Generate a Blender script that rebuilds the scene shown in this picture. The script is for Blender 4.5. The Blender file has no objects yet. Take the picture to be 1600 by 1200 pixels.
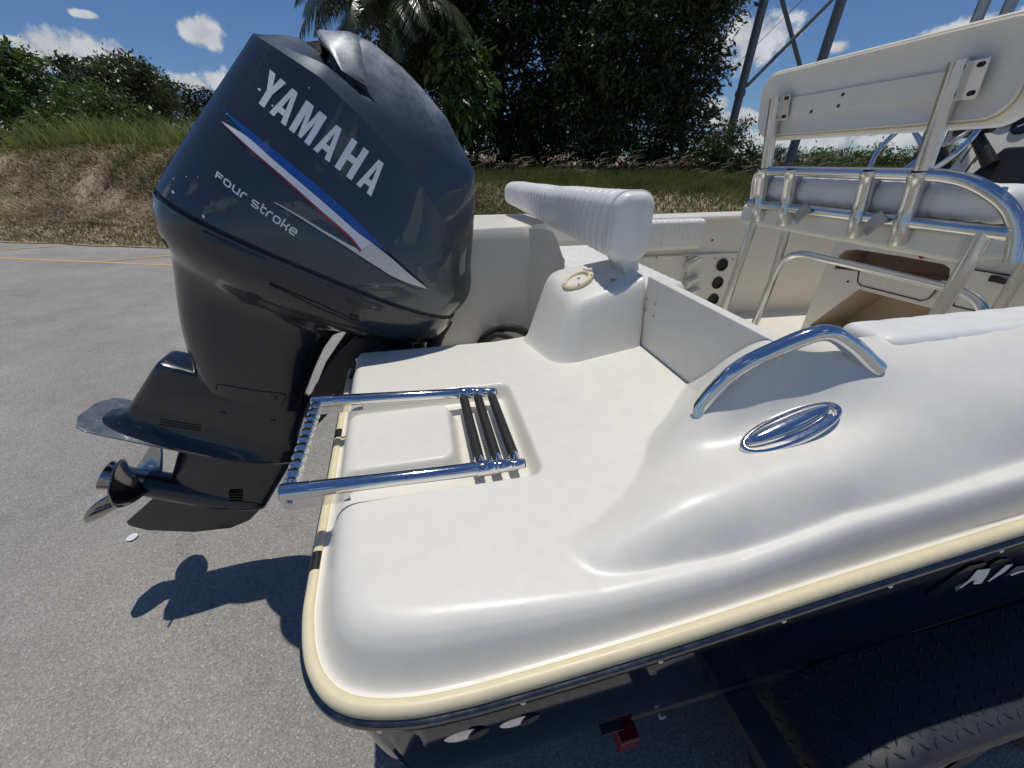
import bpy, bmesh, math, random
import numpy as np
from mathutils import Vector, Matrix
from mathutils.geometry import tessellate_polygon
from mathutils.bvhtree import BVHTree

random.seed(7)
rng = np.random.default_rng(7)
scene = bpy.context.scene
col = scene.collection
R = math.radians

# ------------------------------------------------------------------ camera, sky, sun, exposure
CAM_Z = 1.70            # the tarmac lies at z = -0.17, so the phone is held at about 1.87 m
GROUND = -0.17
cam_data = bpy.data.cameras.new('camera')
cam = bpy.data.objects.new('camera', cam_data)
col.objects.link(cam)
cam.location = (0, 0, CAM_Z)
cam.rotation_euler = (R(60), 0, R(-12.1))
cam_data.sensor_width = 36
cam_data.lens = 13.5
cam_data.clip_start = 0.02
cam_data.clip_end = 3000
scene.camera = cam

SUN_VEC = Vector((0.03, 0.16, 1.0)).normalized()
sun_el = math.asin(SUN_VEC.z)
sun_az = math.atan2(SUN_VEC.x, SUN_VEC.y)
sd = bpy.data.lights.new('sun', 'SUN')
sd.energy = 4.3
sd.angle = R(0.53)
sd.color = (1.0, 0.957, 0.885)
sun = bpy.data.objects.new('sun', sd)
col.objects.link(sun)
sun.location = (0, 0, 30)
sun.rotation_euler = (-SUN_VEC).to_track_quat('-Z', 'Y').to_euler()

def pix_dir(px, py):
    x = (px - 800) / 600.0; u = (600 - py) / 600.0
    fw = math.cos(R(30)) + math.sin(R(30)) * u
    v = u * math.cos(R(30)) - math.sin(R(30))
    a = R(12.1)
    return Vector((x * math.cos(a) + fw * math.sin(a), -x * math.sin(a) + fw * math.cos(a), v))

def at(px, py, X=None, Y=None, Z=None, D=None):
    """photo pixel -> point of the place on a plane X=, Y=, Z= or at horizontal distance D"""
    r = pix_dir(px, py)
    if X is not None: s = X / r.x
    elif Y is not None: s = Y / r.y
    elif Z is not None: s = (Z - CAM_Z) / r.z
    else: s = D / math.hypot(r.x, r.y)
    return Vector((r.x * s, r.y * s, CAM_Z + r.z * s))

world = bpy.data.worlds.new('World')
scene.world = world
world.use_nodes = True
wt = world.node_tree
wt.nodes.clear()
def wn(t, **kw):
    n = wt.nodes.new(t)
    for k, v in kw.items(): setattr(n, k, v)
    return n
def wl(a, b): wt.links.new(a, b)
def wmath(op, a, b=None, c=None):
    n = wn('ShaderNodeMath', operation=op)
    for i, x in enumerate((a, b, c)):
        if x is None: continue
        if isinstance(x, (int, float)): n.inputs[i].default_value = x
        else: wl(x, n.inputs[i])
    return n.outputs[0]
out = wn('ShaderNodeOutputWorld')
bg = wn('ShaderNodeBackground')
SKY_STRENGTH = 0.075
bg.inputs[1].default_value = SKY_STRENGTH
sky = wn('ShaderNodeTexSky', sky_type='NISHITA')
sky.sun_disc = False
sky.sun_elevation = sun_el
sky.sun_rotation = sun_az
sky.air_density = 1.0
sky.dust_density = 0.0
sky.ozone_density = 3.0
geo = wn('ShaderNodeTexCoord')
nrm = wn('ShaderNodeVectorMath', operation='NORMALIZE')
wl(geo.outputs['Generated'], nrm.inputs[0])
nz = wn('ShaderNodeTexNoise'); nz.inputs['Scale'].default_value = 9; nz.inputs['Detail'].default_value = 9; nz.inputs['Roughness'].default_value = 0.62
wl(nrm.outputs[0], nz.inputs['Vector'])
nz2 = wn('ShaderNodeTexNoise'); nz2.inputs['Scale'].default_value = 26; nz2.inputs['Detail'].default_value = 7; nz2.inputs['Roughness'].default_value = 0.6
wl(nrm.outputs[0], nz2.inputs['Vector'])
# cumulus puffs seen in the photograph, as directions in the sky, with half-widths and half-heights in radians
CLOUDS = [(112, 82, .085, .034), (75, 92, .07, .018), (318, 50, .036, .026), (300, 132, .05, .022), (335, 128, .035, .024), (18, 62, .03, .008), (130, 22, .02, .006),
          (1185, 62, .085, .050), (1120, 70, .05, .028), (1110, 170, .035, .016), (1310, 74, .025, .012), (1150, 185, .06, .016),
          (1530, 42, .07, .022), (1480, 50, .05, .014), (1310, 220, .15, .030), (1420, 212, .14, .032), (1230, 215, .10, .022), (1050, 110, .03, .02),
          (-330, 120, .30, .07), (2050, 60, .25, .06), (1750, 190, .22, .05), (500, 200, .12, .03), (700, 210, .2, .03)]
total = None
def az_dir(az, el): return Vector((math.sin(R(az)) * math.cos(R(el)), math.cos(R(az)) * math.cos(R(el)), math.sin(R(el))))
SKY_CLOUDS = [(pix_dir(px, py).normalized(), sx, sy) for px, py, sx, sy in CLOUDS]
# the same scattered cumulus goes on round the rest of the sky
SKY_CLOUDS += [(az_dir(az, el), sx, sy) for az, el, sx, sy in ((95, 12, .14, .06), (118, 22, .10, .05), (140, 9, .22, .05), (165, 26, .16, .07), (182, 12, .20, .06), (205, 33, .12, .06), (222, 14, .18, .06), (248, 24, .12, .06), (262, 9, .22, .05), (285, 20, .13, .06), (150, 48, .14, .09), (240, 52, .12, .08), (40, 40, .10, .06), (330, 44, .12, .07))]
for (dv, sx, sy) in SKY_CLOUDS:
    right = dv.cross(Vector((0, 0, 1))).normalized(); up = right.cross(dv).normalized()
    d1 = wn('ShaderNodeVectorMath', operation='DOT_PRODUCT'); wl(nrm.outputs[0], d1.inputs[0]); d1.inputs[1].default_value = right / sx
    d2 = wn('ShaderNodeVectorMath', operation='DOT_PRODUCT'); wl(nrm.outputs[0], d2.inputs[0]); d2.inputs[1].default_value = up / sy
    d3 = wn('ShaderNodeVectorMath', operation='DOT_PRODUCT'); wl(nrm.outputs[0], d3.inputs[0]); d3.inputs[1].default_value = dv
    q = wmath('ADD', wmath('MULTIPLY', d1.outputs['Value'], d1.outputs['Value']), wmath('MULTIPLY', d2.outputs['Value'], d2.outputs['Value']))
    m = wmath('SUBTRACT', 1.0, wmath('SQRT', q))
    m = wmath('SUBTRACT', m, wmath('MULTIPLY', wmath('LESS_THAN', d3.outputs['Value'], 0.3), 6.0))
    m = wmath('MAXIMUM', m, -1.6)
    total = m if total is None else wmath('MAXIMUM', total, m)
nmix = wmath('ADD', wmath('MULTIPLY', wmath('SUBTRACT', nz.outputs['Fac'], 0.5), 2.3), wmath('MULTIPLY', wmath('SUBTRACT', nz2.outputs['Fac'], 0.5), 1.6))
dens = wmath('ADD', total, nmix)
cr = wn('ShaderNodeMapRange', interpolation_type='SMOOTHSTEP')
wl(dens, cr.inputs['Value'])
cr.inputs['From Min'].default_value = 0.12; cr.inputs['From Max'].default_value = 0.55
shade = wn('ShaderNodeMapRange'); wl(nz2.outputs['Fac'], shade.inputs['Value'])
shade.inputs['From Min'].default_value = .3; shade.inputs['From Max'].default_value = .7
shade.inputs['To Min'].default_value = 9.5; shade.inputs['To Max'].default_value = 15.0
ccol = wn('ShaderNodeVectorMath', operation='SCALE'); ccol.inputs[0].default_value = (.93, .965, 1.0)
wl(shade.outputs[0], ccol.inputs['Scale'])
mixc = wn('ShaderNodeMix', data_type='RGBA')
wl(wmath('MULTIPLY', cr.outputs[0], 0.93), mixc.inputs['Factor'])
tint = wn('ShaderNodeVectorMath', operation='MULTIPLY'); wl(sky.outputs[0], tint.inputs[0]); tint.inputs[1].default_value = (.83, 1.07, 1.43)
wl(tint.outputs[0], mixc.inputs['A']); wl(ccol.outputs[0], mixc.inputs['B'])
wl(mixc.outputs['Result'], bg.inputs[0])
wl(bg.outputs[0], out.inputs[0])

scene.view_settings.view_transform = 'Standard'
scene.view_settings.look = 'None'
scene.view_settings.gamma = 1
scene.view_settings.use_curve_mapping = False
scene.view_settings.exposure = -0.66
scene.cycles.max_bounces = 8
scene.cycles.use_denoising = True

# ------------------------------------------------------------------ materials
def mat(name, base, rough=.5, metal=0.0, spec=.5, coat=0.0, coat_rough=.05, noise=None, bump=None, sss=None):
    """noise: (scale, amount, detail) mottles the base colour; bump: (scale, strength, distance)"""
    m = bpy.data.materials.new(name); m.use_nodes = True
    nt = m.node_tree; b = nt.nodes['Principled BSDF']
    b.inputs['Base Color'].default_value = (*base, 1)
    b.inputs['Roughness'].default_value = rough
    b.inputs['Metallic'].default_value = metal
    b.inputs['Specular IOR Level'].default_value = spec
    b.inputs['Coat Weight'].default_value = coat
    b.inputs['Coat Roughness'].default_value = coat_rough
    tc = nt.nodes.new('ShaderNodeTexCoord')
    if noise:
        n = nt.nodes.new('ShaderNodeTexNoise'); n.inputs['Scale'].default_value = noise[0]; n.inputs['Detail'].default_value = noise[2] if len(noise) > 2 else 6
        nt.links.new(tc.outputs['Object'], n.inputs['Vector'])
        r = nt.nodes.new('ShaderNodeMapRange'); r.inputs['From Min'].default_value = .25; r.inputs['From Max'].default_value = .75
        r.inputs['To Min'].default_value = 1 - noise[1]; r.inputs['To Max'].default_value = 1 + noise[1]
        nt.links.new(n.outputs['Fac'], r.inputs['Value'])
        mul = nt.nodes.new('ShaderNodeVectorMath'); mul.operation = 'SCALE'; mul.inputs[0].default_value = base
        nt.links.new(r.outputs[0], mul.inputs['Scale']); nt.links.new(mul.outputs[0], b.inputs['Base Color'])
        r2 = nt.nodes.new('ShaderNodeMapRange'); r2.inputs['From Min'].default_value = .3; r2.inputs['From Max'].default_value = .7
        r2.inputs['To Min'].default_value = rough * .85; r2.inputs['To Max'].default_value = min(1, rough * 1.2)
        nt.links.new(n.outputs['Fac'], r2.inputs['Value']); nt.links.new(r2.outputs[0], b.inputs['Roughness'])
    if bump:
        n = nt.nodes.new('ShaderNodeTexNoise'); n.inputs['Scale'].default_value = bump[0]; n.inputs['Detail'].default_value = 4
        nt.links.new(tc.outputs['Object'], n.inputs['Vector'])
        bp = nt.nodes.new('ShaderNodeBump'); bp.inputs['Strength'].default_value = bump[1]; bp.inputs['Distance'].default_value = bump[2]
        nt.links.new(n.outputs['Fac'], bp.inputs['Height']); nt.links.new(bp.outputs[0], b.inputs['Normal'])
    return m

def stained(m, stain_col, scale, lo, hi, detail=8, amount=1.0, stretch=(1, 1, 1)):
    """blotches of dirt / wear with a shape of their own laid over a material's colour"""
    nt = m.node_tree; b = nt.nodes['Principled BSDF']
    tc = nt.nodes.new('ShaderNodeTexCoord'); mp = nt.nodes.new('ShaderNodeMapping'); mp.inputs['Scale'].default_value = stretch
    n = nt.nodes.new('ShaderNodeTexNoise'); n.inputs['Scale'].default_value = scale; n.inputs['Detail'].default_value = detail; n.inputs['Roughness'].default_value = .7
    nt.links.new(tc.outputs['Object'], mp.inputs[0]); nt.links.new(mp.outputs[0], n.inputs['Vector'])
    r = nt.nodes.new('ShaderNodeMapRange'); r.inputs['From Min'].default_value = lo; r.inputs['From Max'].default_value = hi; r.inputs['To Max'].default_value = amount
    nt.links.new(n.outputs['Fac'], r.inputs['Value'])
    mx = nt.nodes.new('ShaderNodeMix'); mx.data_type = 'RGBA'
    src = b.inputs['Base Color'].links
    if src: nt.links.new(src[0].from_socket, mx.inputs['A'])
    else: mx.inputs['A'].default_value = b.inputs['Base Color'].default_value
    mx.inputs['B'].default_value = (*stain_col, 1)
    nt.links.new(r.outputs[0], mx.inputs['Factor']); nt.links.new(mx.outputs['Result'], b.inputs['Base Color'])
    return m

def leafmat(name, c1, c2, rough=.45, trans=.25, spec=.5):
    m = bpy.data.materials.new(name); m.use_nodes = True
    nt = m.node_tree; b = nt.nodes['Principled BSDF']; o = nt.nodes['Material Output']
    g = nt.nodes.new('ShaderNodeNewGeometry')
    ramp = nt.nodes.new('ShaderNodeMix'); ramp.data_type = 'RGBA'
    ramp.inputs['A'].default_value = (*c1, 1); ramp.inputs['B'].default_value = (*c2, 1)
    nt.links.new(g.outputs['Random Per Island'], ramp.inputs['Factor'])
    tc = nt.nodes.new('ShaderNodeTexCoord'); n = nt.nodes.new('ShaderNodeTexNoise'); n.inputs['Scale'].default_value = .8; n.inputs['Detail'].default_value = 3
    nt.links.new(tc.outputs['Object'], n.inputs['Vector'])
    r = nt.nodes.new('ShaderNodeMapRange'); r.inputs['From Min'].default_value = .3; r.inputs['From Max'].default_value = .7; r.inputs['To Min'].default_value = .65; r.inputs['To Max'].default_value = 1.35
    nt.links.new(n.outputs['Fac'], r.inputs['Value'])
    sc = nt.nodes.new('ShaderNodeVectorMath'); sc.operation = 'SCALE'
    nt.links.new(ramp.outputs['Result'], sc.inputs[0]); nt.links.new(r.outputs[0], sc.inputs['Scale'])
    nt.links.new(sc.outputs[0], b.inputs['Base Color'])
    b.inputs['Roughness'].default_value = rough; b.inputs['Specular IOR Level'].default_value = spec
    if trans > 0:
        t = nt.nodes.new('ShaderNodeBsdfTranslucent'); nt.links.new(sc.outputs[0], t.inputs['Color'])
        ms = nt.nodes.new('ShaderNodeMixShader'); ms.inputs[0].default_value = trans
        nt.links.new(b.outputs[0], ms.inputs[1]); nt.links.new(t.outputs[0], ms.inputs[2]); nt.links.new(ms.outputs[0], o.inputs['Surface'])
    return m

M = {}
M['gel'] = stained(mat('white_gelcoat', (.80, .772, .69), .38, spec=.45, coat=.12, coat_rough=.15, noise=(30, .025), bump=(700, .10, .0008)), (.62, .59, .52), 7, .60, .80, amount=.35)
stained(M['gel'], (.50, .45, .36), 70, .70, .78, detail=5, amount=.45)
M['gel_in'] = stained(mat('liner_gelcoat', (.77, .74, .655), .42, noise=(12, .03)), (.5, .45, .36), 5, .62, .85, amount=.35)
M['tan'] = mat('tan_liner', (.55, .43, .31), .6, noise=(9, .08))
M['cream'] = stained(mat('cream_vinyl', (.78, .685, .45), .42, noise=(40, .05)), (.42, .34, .2), 22, .62, .8, amount=.5)
M['railtrim'] = mat('rub_rail_trim', (.17, .165, .155), .20, metal=1.0, noise=(60, .2))
M['navy'] = mat('navy_gelcoat', (.003, .006, .018), .06, spec=.17, noise=(5, .1))
M['chrome'] = mat('polished_stainless', (.78, .78, .78), .07, metal=1.0, noise=(140, .05), bump=(260, .03, .0005))
M['alu'] = mat('anodised_aluminium', (.74, .74, .73), .22, metal=1.0, noise=(90, .06))
M['alu_dull'] = stained(mat('dull_aluminium', (.42, .42, .41), .42, metal=.9, noise=(40, .2)), (.12, .11, .10), 16, .5, .75, amount=.6)
M['cowl'] = stained(mat('blue_grey_engine_paint', (.050, .066, .079), .42, metal=.62, coat=1.0, coat_rough=.03, noise=(500, .07, 1)), (.09, .10, .115), 6, .55, .9, amount=.06)
def fade_sheen_top(m):
    # sun-faded clear coat and the sun's sheen, both painted pale into the engine cover's top: fades in with height along the engine's own axis
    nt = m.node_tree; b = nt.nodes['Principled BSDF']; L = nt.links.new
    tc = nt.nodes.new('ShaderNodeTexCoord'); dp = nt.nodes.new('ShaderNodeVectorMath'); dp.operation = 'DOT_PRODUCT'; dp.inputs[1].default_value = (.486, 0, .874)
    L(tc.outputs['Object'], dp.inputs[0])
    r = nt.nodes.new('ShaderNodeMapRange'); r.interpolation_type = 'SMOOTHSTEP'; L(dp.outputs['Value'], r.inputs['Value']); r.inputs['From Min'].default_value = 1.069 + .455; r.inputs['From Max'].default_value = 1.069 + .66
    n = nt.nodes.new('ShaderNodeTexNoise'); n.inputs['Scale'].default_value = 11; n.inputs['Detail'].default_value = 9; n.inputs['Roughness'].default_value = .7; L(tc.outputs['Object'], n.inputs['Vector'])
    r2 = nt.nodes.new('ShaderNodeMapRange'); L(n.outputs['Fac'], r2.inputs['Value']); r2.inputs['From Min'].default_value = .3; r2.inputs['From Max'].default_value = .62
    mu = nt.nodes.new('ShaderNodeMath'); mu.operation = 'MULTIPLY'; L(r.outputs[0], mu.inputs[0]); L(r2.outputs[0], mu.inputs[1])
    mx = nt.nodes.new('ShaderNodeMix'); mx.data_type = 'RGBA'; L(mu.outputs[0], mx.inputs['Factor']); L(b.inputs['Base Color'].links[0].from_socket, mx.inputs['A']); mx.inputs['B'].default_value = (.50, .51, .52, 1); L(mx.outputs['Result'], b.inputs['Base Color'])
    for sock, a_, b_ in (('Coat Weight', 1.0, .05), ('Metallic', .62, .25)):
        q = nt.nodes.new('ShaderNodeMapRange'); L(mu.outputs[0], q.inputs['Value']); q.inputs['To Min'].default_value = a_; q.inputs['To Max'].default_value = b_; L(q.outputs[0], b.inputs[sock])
fade_sheen_top(M['cowl'])
M['leg'] = stained(mat('engine_leg_paint', (.009, .013, .021), .28, metal=.2, coat=.75, coat_rough=.08, noise=(25, .15)), (.035, .042, .05), 7, .55, .8, amount=.5)
M['scuff'] = stained(mat('scuffed_leg_paint', (.13, .15, .18), .36, metal=.3, coat=.2, noise=(25, .2)), (.42, .40, .36), 30, .60, .70, amount=.8, stretch=(1, 1, 1))
M['black'] = mat('black_plastic', (.010, .010, .011), .42, noise=(40, .2))
M['rubber'] = mat('black_rubber', (.013, .013, .013), .65, noise=(40, .2))
M['prop'] = mat('stainless_propeller', (.36, .35, .34), .14, metal=1.0, noise=(40, .15))
M['vinyl'] = stained(mat('white_vinyl', (.80, .79, .745), .42, noise=(20, .03), bump=(60, .10, .004)), (.5, .48, .45), 9, .6, .85, amount=.3)
M['silver'] = mat('silver_decal', (.80, .81, .84), .42, metal=.1, noise=(200, .08))
M['white_decal'] = mat('white_decal', (.66, .65, .61), .35, noise=(60, .06))
M['blue_decal'] = mat('blue_decal', (.008, .085, .36), .30, coat=.5, noise=(40, .1))
M['red_decal'] = mat('red_decal', (.42, .012, .03), .32, coat=.5, noise=(40, .1))
M['darkdecal'] = mat('dark_decal_edge', (.006, .008, .014), .12, spec=.25)
M['teal_decal'] = mat('teal_decal', (.02, .13, .16), .3, coat=.5)
M['frp'] = M['gel_in']
M['red'] = mat('red_plastic', (.20, .008, .012), .3, coat=.4)
M['blue_plastic'] = mat('blue_plastic', (.01, .07, .14), .4)
M['steelpole'] = mat('galvanised_steel_pole', (.17, .185, .19), .55, metal=.3, noise=(3, .12))
M['wire'] = mat('dark_wire', (.04, .045, .05), .6)
M['dark_galv'] = stained(mat('shade_dark_galvanised', (.05, .052, .055), .5, metal=.4, noise=(30, .25)), (.02, .02, .02), 14, .5, .75, amount=.6)  # galvanised metal, its colour darkened to carry the shade below the hull
M['tread'] = stained(mat('painted_treadplate', (.020, .023, .030), .52, noise=(25, .25)), (.042, .040, .036), 7, .5, .8, amount=.6)
M['glassy'] = mat('gauge_glass', (.01, .01, .012), .08, coat=.5)
M['paper'] = mat('white_litter', (.75, .75, .73), .6)
M['bark'] = mat('grey_bark', (.10, .085, .065), .85, noise=(6, .35), bump=(14, .6, .03))
M['exposed'] = mat('exposed_glassfibre', (.36, .35, .33), .6, noise=(160, .5), bump=(220, .8, .004))

# asphalt: pale aged tarmac with aggregate, pale chips, dark pits and faint stains
def asphalt():
    m = bpy.data.materials.new('aged_asphalt'); m.use_nodes = True
    nt = m.node_tree; b = nt.nodes['Principled BSDF']; L = nt.links.new
    tc = nt.nodes.new('ShaderNodeTexCoord')
    def N(scale, detail=4, rough=.6):
        n = nt.nodes.new('ShaderNodeTexNoise'); n.inputs['Scale'].default_value = scale; n.inputs['Detail'].default_value = detail; n.inputs['Roughness'].default_value = rough
        L(tc.outputs['Object'], n.inputs['Vector']); return n.outputs['Fac']
    def mr(v, a, bb, c, d):
        n = nt.nodes.new('ShaderNodeMapRange'); L(v, n.inputs['Value'])
        for k, x in zip(('From Min', 'From Max', 'To Min', 'To Max'), (a, bb, c, d)): n.inputs[k].default_value = x
        return n.outputs[0]
    def mm(op, a, c):
        n = nt.nodes.new('ShaderNodeMath'); n.operation = op
        for i, x in enumerate((a, c)):
            if isinstance(x, (int, float)): n.inputs[i].default_value = x
            else: L(x, n.inputs[i])
        return n.outputs[0]
    vo = nt.nodes.new('ShaderNodeTexVoronoi'); vo.inputs['Scale'].default_value = 190; L(tc.outputs['Object'], vo.inputs['Vector'])
    vr = nt.nodes.new('ShaderNodeSeparateColor'); L(vo.outputs['Color'], vr.inputs[0])
    chips = mr(vr.outputs[0], 0, 1, .72, 1.24)
    bright = mr(vr.outputs[1], .955, .97, 0, .75)
    grain = mr(N(420, 3), .25, .75, .72, 1.25)
    patch = mr(N(.55, 6), .3, .7, .80, 1.15)
    patch2 = mr(N(2.6, 7, .7), .3, .7, .90, 1.09)
    v = mm('MULTIPLY', mm('MULTIPLY', mm('MULTIPLY', chips, grain), patch), patch2)
    crk = nt.nodes.new('ShaderNodeMath'); crk.operation = 'ABSOLUTE'; L(mm('SUBTRACT', N(.42, 5, .55), .5), crk.inputs[0])
    v = mm('MULTIPLY', v, mr(crk.outputs[0], .0, .003, .84, 1.0))
    v = mm('MULTIPLY', v, mr(N(1.1, 3, .4), .66, .78, 1.0, .74))
    v = mm('ADD', v, mm('MULTIPLY', bright, .8))
    sc = nt.nodes.new('ShaderNodeVectorMath'); sc.operation = 'SCALE'; sc.inputs[0].default_value = (.345, .328, .295)
    L(v, sc.inputs['Scale']); L(sc.outputs[0], b.inputs['Base Color'])
    b.inputs['Roughness'].default_value = .82; b.inputs['Specular IOR Level'].default_value = .35
    bp = nt.nodes.new('ShaderNodeBump'); bp.inputs['Strength'].default_value = .55; bp.inputs['Distance'].default_value = .004
    L(mm('ADD', vo.outputs['Distance'], N(300, 3)), bp.inputs['Height']); L(bp.outputs[0], b.inputs['Normal'])
    return m
M['asphalt'] = asphalt()
M['yellow'] = stained(mat('faded_yellow_paint', (.58, .42, .20), .75, noise=(60, .18)), (.30, .28, .25), 14, .5, .7, amount=.6)
M['soil'] = stained(mat('dry_soil', (.42, .33, .24), .95, noise=(3, .25), bump=(9, .8, .05)), (.075, .095, .03), 1.3, .5, .66, amount=.8)
M['grass_green'] = leafmat('green_grass', (.075, .115, .022), (.20, .20, .055), .6, .35, .3)
M['grass_verge'] = leafmat('verge_grass', (.16, .16, .06), (.30, .26, .13), .7, .3, .3)
M['grass_dry'] = leafmat('dry_grass', (.40, .32, .21), (.78, .67, .50), .8, .2, .2)
M['reed'] = leafmat('tall_reed_grass', (.19, .25, .045), (.38, .40, .13), .5, .35, .4)
M['plume'] = leafmat('grass_plume', (.30, .22, .15), (.46, .36, .26), .8, .3, .2)
M['leaf_dark'] = leafmat('dark_leaf', (.020, .036, .012), (.055, .085, .026), .36, .2, .4)
M['leaf_mid'] = leafmat('mid_leaf', (.05, .095, .018), (.14, .20, .045), .42, .25, .5)
M['leaf_olive'] = leafmat('olive_leaf', (.045, .064, .020), (.11, .13, .05), .38, .22, .45)
M['leaf_light'] = leafmat('light_leaf', (.06, .10, .02), (.13, .18, .05), .4, .3, .5)
M['frond'] = leafmat('palm_frond', (.03, .05, .018), (.085, .11, .045), .32, .15, .6)

# ------------------------------------------------------------------ builders
class MB:
    """collects shapes into one mesh"""
    def __init__(s): s.v = []; s.f = []
    def add(s, verts, faces):
        o = len(s.v); s.v += [tuple(p) for p in verts]; s.f += [tuple(i + o for i in f) for f in faces]; return s
    def box(s, c, size, rot=None):
        hx, hy, hz = [q / 2 for q in size]; c = Vector(c)
        vs = [Vector((x, y, z)) for x in (-hx, hx) for y in (-hy, hy) for z in (-hz, hz)]
        if rot is not None: vs = [rot @ q for q in vs]
        return s.add([c + q for q in vs], [(0, 1, 3, 2), (4, 6, 7, 5), (0, 4, 5, 1), (2, 3, 7, 6), (0, 2, 6, 4), (1, 5, 7, 3)])
    def tube(s, pts, r, n=12, caps=True, flat=1.0):
        pts = [Vector(p) for p in pts]; k = len(pts)
        rs = r if isinstance(r, (list, tuple)) else [r] * k
        tang = []
        for i in range(k):
            a = pts[max(0, i - 1)]; b = pts[min(k - 1, i + 1)]; t = (b - a); tang.append(t.normalized() if t.length > 1e-9 else Vector((0, 0, 1)))
        ref = Vector((0, 0, 1)) if abs(tang[0].z) < .9 else Vector((1, 0, 0))
        u = tang[0].cross(ref).normalized(); vs = []
        for i in range(k):
            u = (u - tang[i] * u.dot(tang[i])).normalized(); w = tang[i].cross(u)
            for j in range(n):
                a = 2 * math.pi * j / n
                vs.append(pts[i] + u * (rs[i] * math.cos(a)) + w * (rs[i] * math.sin(a) * flat))
        fs = [(i * n + j, i * n + (j + 1) % n, (i + 1) * n + (j + 1) % n, (i + 1) * n + j) for i in range(k - 1) for j in range(n)]
        if caps: fs += [tuple(range(n - 1, -1, -1)), tuple((k - 1) * n + j for j in range(n))]
        return s.add(vs, fs)
    def rings(s, rings, caps=(True, True)):
        n = len(rings[0]); k = len(rings); vs = [p for r in rings for p in r]
        fs = [(i * n + j, i * n + (j + 1) % n, (i + 1) * n + (j + 1) % n, (i + 1) * n + j) for i in range(k - 1) for j in range(n)]
        if caps[0]: fs.append(tuple(range(n - 1, -1, -1)))
        if caps[1]: fs.append(tuple((k - 1) * n + j for j in range(n)))
        return s.add(vs, fs)
    def grid(s, P):
        a = len(P); b = len(P[0])
        return s.add([p for row in P for p in row], [(i * b + j, i * b + j + 1, (i + 1) * b + j + 1, (i + 1) * b + j) for i in range(a - 1) for j in range(b - 1)])
    def prism(s, poly, off):
        """poly: 3D points in order; off: extrusion vector"""
        poly = [Vector(p) for p in poly]; off = Vector(off); n = len(poly)
        vs = poly + [p + off for p in poly]
        tris = tessellate_polygon([poly])
        fs = [tuple(reversed(t)) for t in tris] + [tuple(i + n for i in t) for t in tris]
        fs += [(i, (i + 1) % n, n + (i + 1) % n, n + i) for i in range(n)]
        return s.add(vs, fs)
    def xf(s, m): s.v = [tuple(m @ Vector(p)) for p in s.v]; return s
    def build(s, name, m, parent=None, angle=35, bevel=0, smooth=True, subsurf=0, solid=0):
        me = bpy.data.meshes.new(name); me.from_pydata(s.v, [], s.f)
        bm = bmesh.new(); bm.from_mesh(me); bmesh.ops.recalc_face_normals(bm, faces=bm.faces); bm.to_mesh(me); bm.free()
        if smooth:
            me.polygons.foreach_set('use_smooth', [True] * len(me.polygons)); me.set_sharp_from_angle(angle=R(angle))
        me.materials.append(M[m] if isinstance(m, str) else m)
        o = bpy.data.objects.new(name, me); link(o, parent)
        if solid: md = o.modifiers.new('solid', 'SOLIDIFY'); md.thickness = solid; md.offset = 0
        if bevel: md = o.modifiers.new('bevel', 'BEVEL'); md.width = bevel; md.segments = 3; md.limit_method = 'ANGLE'; md.angle_limit = R(40)
        if subsurf: md = o.modifiers.new('sub', 'SUBSURF'); md.levels = subsurf; md.render_levels = subsurf
        return o

def world_of(o):
    m = Matrix.Identity(4)
    while o is not None:
        m = o.matrix_parent_inverse @ o.matrix_basis @ m if o.parent else o.matrix_basis @ m
        o = o.parent
    return m
def link(o, parent=None):
    col.objects.link(o)
    if parent is not None:
        o.parent = parent; o.matrix_parent_inverse = world_of(parent).inverted()
    return o
def tag(o, label=None, cat=None, group=None, kind=None):
    for k, v in (('label', label), ('category', cat), ('group', group), ('kind', kind)):
        if v: o[k] = v
    return o
def thing(name, loc, label, cat, group=None):
    o = bpy.data.objects.new(name, None); o.empty_display_size = .1; o.location = loc; col.objects.link(o)
    return tag(o, label, cat, group)
def inst(src, name, parent, mw):
    """a copy of one mesh object that shares its mesh, placed by a world matrix"""
    o = bpy.data.objects.new(name, src.data)
    for md in src.modifiers:
        if md.type == 'BEVEL': q = o.modifiers.new('bevel', 'BEVEL'); q.width = md.width; q.segments = md.segments; q.limit_method = 'ANGLE'; q.angle_limit = md.angle_limit
    link(o, parent); o.matrix_basis = mw
    return o
def crom(pts, n=8, closed=False):
    pts = [Vector(p) for p in pts]; out = []; k = len(pts)
    rngk = k if closed else k - 1
    for i in range(rngk):
        p0 = pts[(i - 1) % k] if closed or i > 0 else pts[0] * 2 - pts[1]
        p1 = pts[i]; p2 = pts[(i + 1) % k]
        p3 = pts[(i + 2) % k] if closed or i + 2 < k else pts[-1] * 2 - pts[-2]
        for j in range(n):
            t = j / n
            out.append(.5 * ((2 * p1) + (p2 - p0) * t + (2 * p0 - 5 * p1 + 4 * p2 - p3) * t * t + (3 * p1 - p0 - 3 * p2 + p3) * t ** 3))
    if not closed: out.append(pts[-1])
    return out
def interp(x, xs, ys): return float(np.interp(x, xs, ys))
def sstep(x, a, b):
    t = np.clip((np.asarray(x, float) - a) / (b - a), 0, 1); return t * t * (3 - 2 * t)
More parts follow.
